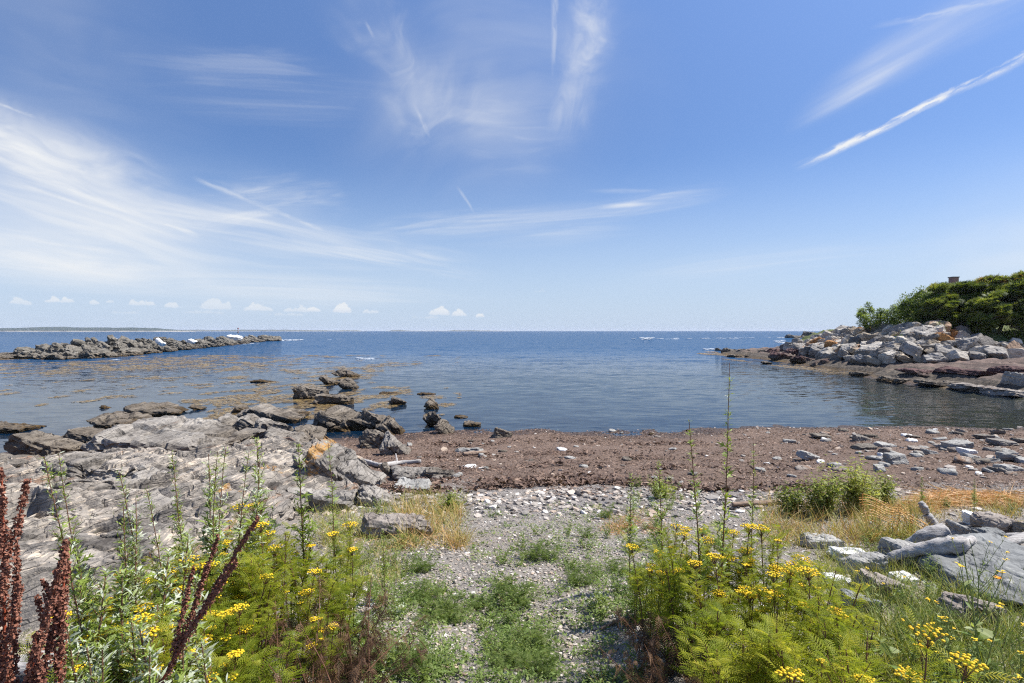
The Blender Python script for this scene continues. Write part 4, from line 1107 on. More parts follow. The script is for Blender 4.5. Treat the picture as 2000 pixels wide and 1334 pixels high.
def along(P, s):
    c = np.concatenate([[0], np.cumsum(np.linalg.norm(np.diff(P, axis=0), axis=1))]); c /= c[-1]
    return np.stack([np.interp(s, c, P[:, k]) for k in range(3)], -1)
def plant_root(name): 
    o = bpy.data.objects.new(name, None); C.objects.link(o); o.empty_display_size = .05
    return o
PINN = [pinnate(1.0, 8, .36, d) for d in (.15, .35, .6)]
LOB = [lobed(1.0, 2), lobed(1.0, 1), simple_leaf(1.0, .2, .25)]
SIMP = [simple_leaf(1.0, .42, .3), simple_leaf(1.0, .3, .15)]
def button_mesh():
    V, F = ico(2)
    V = V * np.array([1, 1, .62]); return V, F
BTN = button_mesh()
def corymb(bm_flower, stem_mb, top, n, spread):
    pos = []
    for i in range(n):
        r = spread * math.sqrt((i + .4) / n); a = i * 2.39996 + rp.uniform(-.2, .2)
        pos.append(top + np.array([r * math.cos(a), r * math.sin(a), rp.uniform(0, .008) - r * r * 3.0]))
    pos = np.array(pos)
    bm_flower.put(BTN[0], BTN[1], pos, np.tile(np.eye(3), (n, 1, 1)) @ frames(np.stack([np.ones(n), rp.normal(0, .25, n), rp.normal(0, .25, n)], -1)), rp.uniform(.0046, .0062, n), rp.uniform(0, 1, n))
    for p in pos[::2]:
        stem_mb.tube([top - np.array([0, 0, .05]), (top + p) / 2 - np.array([0, 0, .018]), p], [.0012, .0009, .0008], 3, .3, False)
def make_tansy(h, nst, flowers=True, lush=1.0):
    root = plant_root('tansy_plant')
    st = MB(); lv = Batch(); dl = Batch(); heads = []
    for k in range(nst):
        a = rp.uniform(0, 6.28); lean = rp.uniform(.04, .24)
        hh = h * rp.uniform(.72, 1.03)
        P = curve((rp.normal(0, .035), rp.normal(0, .035), -.03), (math.cos(a) * lean, math.sin(a) * lean, 1), hh, (0, 0, .25), 9, .025)
        st.tube(P, np.linspace(.0042, .0022, len(P)), 5, rp.uniform(0, .6))
        n = int(24 * hh / .8 * lush)
        s = np.linspace(.16, .98, n); pos = along(P, s)
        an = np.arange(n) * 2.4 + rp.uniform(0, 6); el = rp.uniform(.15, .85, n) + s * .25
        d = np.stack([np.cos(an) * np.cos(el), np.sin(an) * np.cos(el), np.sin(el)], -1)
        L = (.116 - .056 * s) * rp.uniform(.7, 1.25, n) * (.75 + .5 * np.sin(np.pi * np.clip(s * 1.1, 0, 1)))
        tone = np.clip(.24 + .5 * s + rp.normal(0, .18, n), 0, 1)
        which = rp.randint(0, 3, n)
        dead = (s < .42) & (rp.rand(n) < .75 - s)
        for w in range(3):
            q = (which == w) & ~dead
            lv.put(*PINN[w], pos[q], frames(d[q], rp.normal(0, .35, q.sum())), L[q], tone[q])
        q = dead
        dd = d[q] * np.array([1, 1, -.4]) + np.array([0, 0, -.6])
        dl.put(*PINN[2], pos[q], frames(dd, rp.normal(0, 1, q.sum())), L[q] * .62, rp.uniform(0, 1, q.sum()))
        # short leafy side shoots near the top
        for b in range(4):
            sb = rp.uniform(.55, .92); p0 = along(P, np.array([sb]))[0]; a2 = rp.uniform(0, 6.28)
            Pb = curve(p0, (math.cos(a2), math.sin(a2), 1.3), rp.uniform(.06, .14), (0, 0, .5), 4)
            st.tube(Pb, [.0018, .0016, .0014, .0012, .001], 3, .2, False)
            nn = 6; ps = along(Pb, np.linspace(.3, 1, nn)); aa = np.arange(nn) * 2.4 + a2
            dd = np.stack([np.cos(aa) * .8, np.sin(aa) * .8, rp.uniform(.2, .9, nn)], -1)
            lv.put(*PINN[rp.randint(2)], ps, frames(dd, rp.normal(0, .3, nn)), rp.uniform(.045, .075, nn), np.clip(rp.normal(.62, .15, nn), 0, 1))
            if flowers and rp.rand() < .10: heads.append((Pb[-1], rp.randint(5, 10), rp.uniform(.014, .022)))
        if flowers and rp.rand() < .62: heads.append((P[-1] + np.array([0, 0, .012]), rp.randint(20, 38), rp.uniform(.030, .054)))
    fl = []
    for top, n, sp in heads:
        b = Batch(); corymb(b, st, top, n, sp); fl.append(b)
    st.build('stem', M_STEM, root)
    lv.build('leaves', M_TANSY, root)
    if dl.n: dl.build('withered_leaves', M_DEADLEAF, root)
    for b in fl: b.build('flower_head', M_YELLOW, root, smooth=True)
    return root
tips = {}
def make_mugwort(h, dense=1.0, silver=.3, side=True, spike=.45):
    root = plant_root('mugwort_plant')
    st = MB(); lv = Batch()
    a = rp.uniform(0, 6.28)
    P = curve((0, 0, -.03), (math.cos(a) * .1, math.sin(a) * .1, 1), h, (rp.normal(0, .06), rp.normal(0, .06), .1), 12, .02)
    st.tube(P, np.linspace(.0048, .0014, len(P)), 6, .2)
    n = int(62 * h * dense)
    s = np.sort(rp.uniform(.12, 1, n)); pos = along(P, s)
    an = np.arange(n) * 2.4; el = rp.uniform(.1, .9, n)
    d = np.stack([np.cos(an) * np.cos(el), np.sin(an) * np.cos(el), np.sin(el)], -1)
    L = np.interp(s, [0, .3, .6, .8, 1], [.085, .085, .062, .036, .022]) * rp.uniform(.7, 1.25, n)
    tone = np.where(rp.rand(n) < silver, rp.uniform(.72, 1, n), rp.uniform(.05, .55, n))
    for w in range(3):
        q = (np.clip((s * 3.2).astype(int) - 1, 0, 2) == w)
        lv.put(*LOB[w], pos[q], frames(d[q], rp.normal(0, .7, q.sum())), L[q], tone[q])
    # axillary tufts of small leaves up the stem, longer side shoots low down
    m = int(46 * h * dense)
    for s0 in np.sort(rp.uniform(.25, .99, m)):
        p0 = along(P, np.array([s0]))[0]; a2 = rp.uniform(0, 6.28)
        ln = np.interp(s0, [.2, .55, .8, 1], [.12, .09, .045, .018]) * rp.uniform(.4, 1.2) * (1 if side else .4)
        Pb = curve(p0, (math.cos(a2) * .75, math.sin(a2) * .75, 1.0), ln, (0, 0, .6), 4)
        if ln > .03: st.tube(Pb, [.0016, .0014, .0012, .001, .0008], 3, .4, False)
        nn = max(4, int(ln * 130)); ss = np.linspace(.1, 1, nn); ps = along(Pb, ss); aa = np.arange(nn) * 2.4 + a2
        dd = np.stack([np.cos(aa) * .8, np.sin(aa) * .8, rp.uniform(.3, 1.3, nn)], -1)
        tn = np.where(rp.rand(nn) < silver * .8, rp.uniform(.7, .95, nn), rp.uniform(.25, .62, nn))
        lv.put(*LOB[2 if ln < .05 else rp.randint(1, 3)], ps, frames(dd, rp.normal(0, .6, nn)), np.interp(s0, [.2, .6, 1], [.040, .030, .018]) * rp.uniform(.7, 1.3, nn), tn)
    st.build('stem', M_STEM, root)
    lv.build('leaves', M_MUG, root)
    tips[root.name] = P[-1]
    return root
def seed_tpl():
    V, T = [], []
    for k in range(3):
        a = k * 2.094
        c, s = math.cos(a), math.sin(a)
        P = np.array([(0, 0, -.5), (.45 * c, .45 * s, -.2), (.5 * c, .5 * s, .25), (0, 0, .6), (.2 * math.cos(a + .6), .2 * math.sin(a + .6), 0)])
        V.append(P); T.append(np.array([(0, 1, 4), (1, 2, 4), (2, 3, 4), (0, 3, 1), (1, 3, 2)]) + 5 * k)
    return np.concatenate(V), np.concatenate(T)
SEED = seed_tpl()
def make_dock(h, nb, lean, fat=1.0):
    root = plant_root('dock_plant')
    st = MB(); sd = Batch(); lv = Batch()
    P = curve((0, 0, -.03), (lean[0], lean[1], 1), h, (lean[0] * .3, lean[1] * .3, 0), 12, .015)
    st.tube(P, np.linspace(.0075, .002, len(P)), 7, .3)
    paths = [(P, .42, 1.0, 1.0)]
    for k in range(nb):
        s0 = rp.uniform(.36, .86); p0 = along(P, np.array([s0]))[0]; a = rp.uniform(0, 6.28)
        ln = h * (1.02 - s0) * rp.uniform(.45, .8)
        Pb = curve(p0, (math.cos(a) * .30 + lean[0], math.sin(a) * .30 + lean[1], 1), ln, (lean[0] * .3, 0, .25), 7, .03)
        st.tube(Pb, np.linspace(.003, .0012, len(Pb)), 4, .3, False)
        paths.append((Pb, .12, 1.0, .85))
    for Pb, s0, s1, k in paths:
        L = np.linalg.norm(np.diff(Pb, axis=0), axis=1).sum() * (s1 - s0)
        nw = int(L / .0088)
        for s in np.linspace(s0, s1, nw):
            if rp.rand() < .07: continue
            c = along(Pb, np.array([s]))[0]
            m = rp.randint(12, 22)
            a = rp.uniform(0, 6.28, m); r = rp.uniform(.003, .020, m) * k * fat * (1.15 - .65 * (s - s0) / (s1 - s0))
            ps = c + np.stack([r * np.cos(a), r * np.sin(a), rp.normal(0, .005, m) - r * .4], -1)
            dd = np.stack([np.cos(a), np.sin(a), rp.normal(-.3, .5, m)], -1)
            sd.put(*SEED, ps, frames(dd, rp.uniform(0, 6, m)), rp.uniform(.005, .0082, m), rp.uniform(-.6, .8, m))
    n = 7; s = rp.uniform(.05, .4, n); an = rp.uniform(0, 6.28, n)
    lv.put(*simple_leaf(1.0, .28, .7), along(P, s), frames(np.stack([np.cos(an), np.sin(an), rp.uniform(-.2, .8, n)], -1)), rp.uniform(.08, .17, n), rp.uniform(.2, 1, n))
    st.build('stem', M_REDSTEM, root)
    sd.build('seed_heads', M_SEED, root)
    lv.build('leaves', M_DEADLEAF, root)
    return root
def make_weed(r, h, n_st, mat, tpl, L, name='weed', up=.6, ttone=(.1, .9)):
    root = plant_root(name)
    st = MB(); lv = Batch()
    for k in range(n_st):
        a = k * 2.4 + rp.uniform(-.4, .4); out = rp.uniform(.2, 1) * r / max(h, .03)
        ln = math.hypot(r, h) * rp.uniform(.6, 1.05)
        P = curve((rp.normal(0, r * .12), rp.normal(0, r * .12), -.01), (math.cos(a) * out, math.sin(a) * out, 1), ln, (0, 0, .3), 5, .06)
        st.tube(P, np.linspace(.0018, .0009, len(P)), 3, rp.uniform(0, .8), False)
        n = max(5, int(ln * 110)); s = rp.uniform(.15, 1, n); ps = along(P, s); an = np.arange(n) * 2.4
        d = np.stack([np.cos(an), np.sin(an), rp.uniform(-.1, 1.1, n)], -1)
        w = rp.randint(len(tpl))
        lv.put(*tpl[w], ps, frames(d, rp.normal(0, .5, n)), L * rp.uniform(.6, 1.3, n) * (1.15 - .45 * s), rp.uniform(*ttone, n))
    st.build('stem', M_GSTEM if rp.rand() < .6 else M_STEM, root)
    lv.build('leaves', mat, root)
    return root
def stand(o, p, rot=None, sc=1.0, tilt=(0, 0)):
    o.location = tuple(p); o.rotation_euler = (tilt[0], tilt[1], rp.uniform(0, 6.28) if rot is None else rot); o.scale = (sc, sc, sc)

# ---- tansy
tans = [make_tansy(.86, 5), make_tansy(.76, 6), make_tansy(.66, 5), make_tansy(.80, 4), make_tansy(.6, 6, False, 1.0), make_tansy(.5, 6, False, 1.0)]
used = set()
def set_plant(protos, k, p, sc=1.0, tilt=(0, 0), rot=None):
    o = protos[k]
    if o.name in used: o = dup(o, p)
    used.add(o.name)
    stand(o, p, rot, sc, tilt)
    return o
def xy(px, Y): return np.array([(px - 1000) / FPX * Y, Y])
def on_ground(x, y): return (x, y, H(x, y))
tansies = []
def tansy(px, Y, top, k, grp):
    if Y < 2.7 and grp != 'corner' and px > 430 and (px * 7 + top) % 10 > 4: k = 4 + k % 2
    """stands a tansy so that its top reaches the given line of the photograph"""
    x = (px - 1000) / FPX * Y
    g = H(x, Y)
    h = CAMZ - (top - HORIZON) / FPX * Y - g
    hp = [.86, .76, .66, .80, .6, .5][k]
    o = set_plant(tans, k, (x, Y, g), h / (hp * 1.0), (rp.uniform(-.08, .08), rp.uniform(-.08, .08)))
    tansies.append((px, Y, grp, o))
L_, R_ = 'left', 'right'
for px, Y, top, k in [(500, 3.0, 975, 0), (540, 2.9, 1010, 1), (470, 3.1, 1000, 3), (560, 3.2, 1040, 2), (430, 3.0, 1040, 1), (610, 3.0, 1060, 5), (520, 2.6, 1080, 4), (455, 2.6, 1080, 2), (590, 2.6, 1110, 1), (650, 2.8, 1120, 5), (400, 2.7, 1080, 0), (375, 2.9, 1050, 4),
                      (330, 2.7, 1085, 2), (280, 2.6, 1095, 3), (480, 2.2, 1170, 1), (400, 2.2, 1180, 5), (630, 2.5, 1190, 2), (340, 2.25, 1180, 2), (180, 2.3, 1150, 2), (240, 2.3, 1110, 1), (290, 2.25, 1130, 3), (350, 2.35, 1085, 0), (405, 2.4, 1065, 3), (210, 1.95, 1195, 3), (320, 1.95, 1185, 1), (150, 2.05, 1200, 1), (380, 2.0, 1170, 2), (670, 3.1, 1000, 3), (220, 2.05, 1220, 0), (500, 2.0, 1250, 5), (400, 1.9, 1250, 2), (440, 2.5, 1120, 0), (260, 2.7, 1110, 1)]:
    tansy(px, Y, top, k, L_)
for px, Y, top, k in [(1300, 3.1, 1020, 0), (1340, 3.2, 1035, 1), (1275, 3.0, 1060, 2), (1380, 3.0, 1005, 3), (1420, 2.9, 1030, 0), (1470, 2.9, 1020, 1), (1515, 2.8, 1030, 2), (1550, 2.8, 1050, 3), (1330, 2.7, 1080, 4), (1400, 2.6, 1100, 1), (1450, 2.5, 1090, 2), (1510, 2.4, 1090, 0), (1570, 2.5, 1100, 4),
                      (1370, 2.4, 1150, 5), (1500, 2.15, 1170, 5), (1600, 2.3, 1110, 1), (1420, 2.05, 1230, 5), (1560, 1.95, 1230, 4), (1250, 3.3, 1100, 5), (1640, 2.1, 1200, 4)]:
    tansy(px, Y, top, k, R_)
for px, Y, top, k in [(1790, 1.55, 1212, 0), (1845, 1.55, 1258, 3), (1700, 1.7, 1270, 4), (1650, 1.65, 1285, 2)]:
    tansy(px, Y, top, k, 'corner')
for grp, txt in ((L_, 'left clump'), (R_, 'right clump'), ('corner', 'lower right corner')):
    ps = sorted([q for q in tansies if q[2] == grp], key=lambda q: -q[1])
    nr = 3 if grp != 'corner' else 1
    for r in range(nr):
        row = sorted(ps[r * len(ps) // nr:(r + 1) * len(ps) // nr], key=lambda q: q[0])
        for i, (_, _, _, o) in enumerate(row):
            rn = ('back', 'middle', 'front')[r] + ' row of the ' if nr > 1 else ''
            tag(o, 'yellow flowered tansy, number %d from the left in the %s%s' % (i + 1, rn, txt), 'plant', 'tansy plants of the ' + txt)
# ---- mugwort: tall grey green spires
mugs = [make_mugwort(1.2), make_mugwort(1.05, 1.1, .4), make_mugwort(.9, 1.2, .5), make_mugwort(1.3, .8, .25), make_mugwort(.55, 1.8, .6)]
spindle = [make_mugwort(1.45, .55, .05, False), make_mugwort(1.1, .7, .05, False), make_mugwort(.8, .9, .1)]
mh = {o.name: h for o, h in zip(mugs + spindle, (1.2, 1.05, .9, 1.3, .55, 1.45, 1.1, .8))}
def mug(px_tip, top, px_base, Y, k, label, lst=mugs, grp='mugwort stems at the left'):
    x = (px_base - 1000) / FPX * Y; g = H(x, Y)
    zt = CAMZ - (top - HORIZON) / FPX * Y
    h = zt - g; dx = (px_tip - px_base) / FPX * Y
    hp = mh[lst[k].name]
    o = set_plant(lst, k, (x, Y, g), math.hypot(h, dx) / hp * 1.02, (0, 0))
    # lean sideways: rotate about the viewing axis after the spin
    sp_ = rp.uniform(0, 6.28); tp_ = tips[lst[k].name] * o.scale[0]
    tx = math.cos(sp_) * tp_[0] - math.sin(sp_) * tp_[1]
    q = Matrix.Rotation(math.atan2(dx, h) - math.atan2(tx, tp_[2]), 4, 'Y') @ Matrix.Rotation(sp_, 4, 'Z')
    o.rotation_euler = q.to_euler()
    tag(o, label, 'plant', grp)
for px, top, pb, Y, k, lab in [(95, 885, 225, 2.0, 0, 'tallest mugwort, leaning left from a thick brown stem at the left'), (150, 872, 215, 2.3, 3, 'mugwort spire second from the left, over the ledge'), (252, 908, 310, 2.3, 1, 'mugwort leaning left over the banded ledge, third from the left'),
                               (325, 882, 375, 2.5, 0, 'leafy mugwort spire in front of the largest slab'), (372, 890, 400, 2.6, 2, 'mugwort spire just left of a pair of close spires'), (413, 882, 405, 2.6, 1, 'left spire of the close mugwort pair'), (424, 880, 420, 2.5, 3, 'right spire of the close mugwort pair'),
                               (460, 890, 440, 2.7, 1, 'bright mugwort spire over the lichen rock'), (478, 905, 470, 2.8, 2, 'slim mugwort spire right of the bright one'), (245, 980, 265, 2.2, 2, 'short mugwort in front of the rusty ledge'), (200, 985, 250, 2.1, 2, 'short mugwort with silver leaves left of the short green one'), (300, 945, 350, 2.4, 1, 'mugwort with few leaves between the left spires')]:
    mug(px, top, pb, Y, k, lab)
MT = ['front, beside the dock', 'front, second from the dock', 'front middle of the thicket', 'front, before the leaning dock', 'left, behind the front tufts', 'right of the leaning dock base', 'middle of the thicket', 'behind the middle tuft', 'right, among the tansy', 'leftmost, behind the dock', 'back right among tansy stems', 'front right among tansy', 'lowest at the left bottom border', 'lowest right of the left bottom border']
for i, (px, Y, top) in enumerate([(150, 1.75, 1200), (205, 1.7, 1215), (265, 1.7, 1190), (310, 1.75, 1180), (170, 1.9, 1130), (360, 1.8, 1170), (240, 1.95, 1110), (300, 2.05, 1090), (385, 2.0, 1120), (130, 2.1, 1120), (340, 2.2, 1060), (410, 1.75, 1230), (180, 1.55, 1270), (290, 1.55, 1265)]):
    mug(px - 6, top, px, Y, 4, 'low silvery mugwort tuft, ' + MT[i], mugs, 'silvery mugwort tufts at the lower left')
for px, top, pb, Y, k, lab in [(510, 845, 520, 3.2, 2, 'pale airy weed stem before the lichen ridged slab'), (590, 858, 600, 3.3, 2, 'airy weed stem against the big tilted slab'), (632, 860, 640, 3.2, 1, 'dark green spindly stem at the right of the left clump'), (1431, 708, 1415, 2.75, 0, 'tallest spindly stem rising above the water at the right'),
                               (1352, 818, 1378, 2.8, 1, 'spindly stem left of the tallest one'), (1472, 862, 1462, 3.1, 1, 'thin spindly stem right of the tallest one'), (1292, 900, 1296, 3.4, 2, 'spindly weed at the left edge of the right tansy clump'), (1230, 918, 1232, 3.9, 2, 'lone spindly weed at the edge of the gravel path'),
                               (1800, 930, 1806, 6.0, 2, 'reddish weed stem behind the wire trap'), (1905, 935, 1908, 6.3, 2, 'thin weed stem beside the straw at the right'), (748, 1030, 752, 3.6, 2, 'thin weed stem beside the pinkish flat stone')]:
    mug(px, top, pb, Y, k, lab, spindle, 'spindly weed stems')
# ---- withered tangles between the green plants
def make_withered(h):
    root = plant_root('withered_plant'); st = MB(); dl = Batch()
    for k in range(9):
        a = rp.uniform(0, 6.28)
        P = curve((rp.normal(0, .05), rp.normal(0, .05), -.02), (math.cos(a) * .3, math.sin(a) * .3, 1), h * rp.uniform(.6, 1.1), (rp.normal(0, .4), rp.normal(0, .4), -.1), 9, .07)
        st.tube(P, np.linspace(.0035, .0012, len(P)), 4, rp.uniform(0, 1.2), False)
        n = 24; s = rp.uniform(.1, 1, n); an = rp.uniform(0, 6.28, n)
        dl.put(*PINN[2], along(P, s), frames(np.stack([np.cos(an), np.sin(an), rp.uniform(-1.4, .2, n)], -1), rp.normal(0, 1, n)), rp.uniform(.025, .07, n), rp.uniform(0, 1, n))
    st.build('stem', M_STEM, root); dl.build('withered_leaves', M_DEADLEAF, root)
    return root
wits = [make_withered(.42), make_withered(.34), make_withered(.5)]
WL = ['withered brown tangle at the right foot of the left clump', 'withered tangle left of the gravel, second from the path', 'withered brown stems under the middle tansy of the left clump', 'withered tangle at the bottom of the left clump', 'withered stems at the path side of the right clump', 'withered stems under the right clump middle', 'withered tangle at the lower left of the right clump', 'withered stems below the leaning dock seed head', 'withered brown tangle lowest by the gravel path', 'withered stems at the bottom of the right clump']
for i, (px, Y) in enumerate([(650, 2.55), (690, 2.6), (600, 2.3), (560, 2.0), (1290, 2.75), (1350, 2.3), (1310, 2.45), (300, 1.95), (660, 2.15), (1480, 1.95)]):
    x, y = xy(px, Y); o = set_plant(wits, i % 3, on_ground(x, y), rp.uniform(.8, 1.15)); tag(o, WL[i], 'plant', 'withered plants')
# ---- curly dock, dry and red brown
for h, nb, lean, px, Y, lab, sc in [(1.28, 8, (.012, .02), 14, 1.30, 'tallest red brown dock seed head at the left edge', 1.0), (1.08, 5, (-.015, .02), 92, 1.32, 'shorter dry dock seed head standing right of the tallest', 1.0), (1.15, 6, (.0, 0), -48, 1.25, 'dock seed head half out of the left edge', 1.0), (1.2, 3, (.46, .03), 95, 1.62, 'dock seed head leaning right across the tansy', 1.0)]:
    o = make_dock(h, nb, lean, .62 if 'leaning' in lab else .78)
    x, y = xy(px, Y); stand(o, on_ground(x, y), 0.0, sc)
    tag(o, lab, 'plant', 'dry dock plants')
# ---- low weeds on the gravel
weeds = [make_weed(.16, .10, 9, M_WEED, SIMP, .026), make_weed(.20, .12, 11, M_WEED, [PINN[0], PINN[1]], .055), make_weed(.11, .20, 7, M_WEED, [LOB[0], LOB[1]], .035), make_weed(.24, .07, 13, M_WEED, SIMP, .022), make_weed(.13, .15, 9, M_MUG, LOB, .036, ttone=(.1, .85)), make_weed(.10, .07, 6, M_WEED, [SIMP[0]], .02)]
spots = []
tries = 0
while len(spots) < 170 and tries < 9000:
    tries += 1
    px_, py_ = rp.uniform(690, 1290), 1000 + 350 * rp.rand() ** .8
    dens = fbm(np.array([[px_ * .009, py_ * .016, 3.3]]), 3, 8)[0]
    if dens < rp.uniform(-.25, .4): continue
    if 900 < px_ < 1200 and py_ < 1040 and rp.rand() < .6: continue
    spots.append((px_, py_, rp.randint(6)))
for k in range(50): spots.append((rp.uniform(1600, 2010), rp.uniform(1130, 1345), rp.randint(6)))
for k in range(16): spots.append((rp.uniform(1230, 1340), rp.uniform(940, 1010), 4 if rp.rand() < .6 else 2))
for k in range(14): spots.append((rp.uniform(1690, 1990), rp.uniform(975, 1010), 2 if rp.rand() < .5 else 0))
for k in range(10): spots.append((rp.uniform(1700, 1770), rp.uniform(1055, 1100), 0))
wl = []
for px_, py_, k in spots:
    p = gnd(px_, py_)
    if p[1] > 9: continue
    wl.append((p[1], px_, set_plant(weeds, k, (p[0], p[1], p[2] - .005), rp.uniform(.45, .95), (rp.uniform(-.1, .1), rp.uniform(-.1, .1)))))
wl.sort(key=lambda q: -q[0])
for r in range(12):
    row = sorted(wl[r * len(wl) // 12:(r + 1) * len(wl) // 12], key=lambda q: q[1])
    for i, (_, _, o) in enumerate(row):
        tag(o, 'low green weed, number %d from the left in row %d from the beach' % (i + 1, r + 1), 'weed', 'low weeds on the gravel')
# ---- bushy plants
def make_bush(W, Hh, n, mat, seed_tone, name='bush'):
    root = plant_root(name)
    st = MB(); lv = Batch()
    for k in range(n):
        a = rp.uniform(0, 6.28); o_ = rp.uniform(.05, 1)
        P = curve((rp.normal(0, W * .12), rp.normal(0, W * .12), -.02), (math.cos(a) * o_ * W / Hh, math.sin(a) * o_ * W / Hh, 1), Hh * rp.uniform(.55, 1.05), (0, 0, .35), 6, .07)
        st.tube(P, np.linspace(.004, .0012, len(P)), 3, .3, False)
        m = 60; s = rp.uniform(.2, 1, m); ps = along(P, s) + rp.normal(0, .028, (m, 3)); an = rp.uniform(0, 6.28, m)
        d = np.stack([np.cos(an), np.sin(an), rp.uniform(-.3, 1, m)], -1)
        lv.put(*SIMP[rp.randint(2)], ps, frames(d, rp.normal(0, .6, m)), rp.uniform(.024, .05, m), np.clip(rp.normal(seed_tone, .25, m), 0, 1))
    st.build('stem', M_STEM, root); lv.build('leaves', mat, root)
    return root
for W_, Hh, n, px_, py_, tone, lab in [(.42, .62, 46, 1668, 1000, .8, 'round green bush behind the orange wire trap'), (.40, .48, 36, 1605, 1010, .65, 'lower dull green bush left of the round one'), (.3, .36, 24, 1545, 1005, .35, 'brownish small bush at the left of the bushes'), (.34, .42, 26, 1715, 990, .5, 'green bush half behind the wire trap'), (.35, .30, 22, 1290, 975, .5, 'grey green bush at the beach end of the right clump'), (.3, .22, 18, 880, 1000, .45, 'small green bush at the end of the yellow grass')]:
    o = make_bush(W_, Hh, n, M_BUSH, tone); p = gnd(px_, py_); stand(o, p); tag(o, lab, 'bush', 'bushy plants above the beach')
# ---- wild mustard at the right: thin branching stems, few small flowers
def make_mustard(h):
    root = plant_root('mustard_plant')
    st = MB(); fl = Batch(); lv = Batch()
    P = curve((0, 0, -.02), (rp.normal(0, .2), rp.normal(0, .15), 1), h, (rp.normal(0, .2), 0, .1), 10, .05)
    st.tube(P, np.linspace(.004, .0015, len(P)), 5, .4)
    for k in range(7):
        s0 = rp.uniform(.3, .9); p0 = along(P, np.array([s0]))[0]; a = rp.uniform(0, 6.28)
        Pb = curve(p0, (math.cos(a) * .8, math.sin(a) * .8, 1), h * rp.uniform(.15, .4), (0, 0, .4), 6, .06)
        st.tube(Pb, np.linspace(.0022, .0009, len(Pb)), 4, .5, False)
        for s in np.linspace(.2, .9, 8):
            q = along(Pb, np.array([s]))[0]; a2 = rp.uniform(0, 6.28)
            st.tube([q, q + np.array([math.cos(a2) * .012, math.sin(a2) * .012, .012]), q + np.array([math.cos(a2) * .018, math.sin(a2) * .018, .034])], [.0007, .0014, .0006], 3, .9, False)
        if rp.rand() < .6:
            m = 8; aa = np.arange(m) * 1.57; c = Pb[-1]
            fl.put(*simple_leaf(1, .7, .1), np.tile(c, (m, 1)) + rp.normal(0, .003, (m, 3)), frames(np.stack([np.cos(aa), np.sin(aa), .3 + 0 * aa], -1)), np.full(m, .011), rp.uniform(0, 1, m))
        n = 3; aa = rp.uniform(0, 6, n)
        lv.put(*SIMP[1], along(Pb, rp.uniform(0, .6, n)), frames(np.stack([np.cos(aa), np.sin(aa), .5 + 0 * aa], -1)), rp.uniform(.02, .05, n), rp.uniform(.3, .9, n))
    n = 8; aa = rp.uniform(0, 6.28, n)
    lv.put(*simple_leaf(1, .5, .4), along(P, rp.uniform(.02, .4, n)), frames(np.stack([np.cos(aa), np.sin(aa), rp.uniform(0, .8, n)], -1), rp.normal(0, .3, n)), rp.uniform(.06, .13, n), rp.uniform(.4, 1, n))
    st.build('stem', M_GSTEM, root); lv.build('leaves', M_WEED, root)
    if fl.n: tag(fl.build('flowers', M_YELLOW, root), kind='stuff')
    return root
must = [make_mustard(.75), make_mustard(.55), make_mustard(.9)]
for i, (px_, Y, sc, k) in enumerate([(1945, 1.9, 1.0, 2), (1985, 1.6, .9, 0), (1880, 2.4, .9, 1), (1820, 2.3, .8, 1), (1920, 2.7, .85, 0), (1770, 2.5, .8, 1), (1720, 2.7, .7, 0), (1975, 2.2, .9, 1), (1690, 2.3, .7, 1)]):
    x, y = xy(px_, Y); o = set_plant(must, k, on_ground(x, y), sc)
    tag(o, ['wild mustard with a thick green stem at the right edge', 'mustard cut by the right border in the corner', 'thin mustard in front of the tan tilted slab', 'mustard behind the corner tansy', 'mustard before the huge blue grey slab', 'mustard left of the tan tilted slab', 'mustard by the brown grey rock', 'mustard over the huge slab near the right edge', 'small mustard beside the right tansy clump'][i], 'plant', 'wild mustard plants')
# orange poppy over the big slab
o = plant_root('poppy'); x, y = xy(1956, 3.0); g = H(x, y); zt = CAMZ - (1135 - HORIZON) / FPX * y
st = MB(); st.tube(curve((0, 0, 0), (0, 0, 1), zt - g, (.1, 0, 0), 8, .03), [.0015] * 9, 4, .5); st.build('stem', M_GSTEM, o)
b = Batch(); aa = np.arange(5) * 1.256
b.put(*simple_leaf(1, 1.0, -.1), np.tile([0, 0, zt - g], (5, 1)), frames(np.stack([np.cos(aa), np.sin(aa), .45 + 0 * aa], -1)), np.full(5, .024), rp.uniform(0, 1, 5)); b.build('petals', M_ORANGE, o)
stand(o, (x, y, g), 0); tag(o, 'single orange poppy in front of the huge blue grey slab', 'flower')
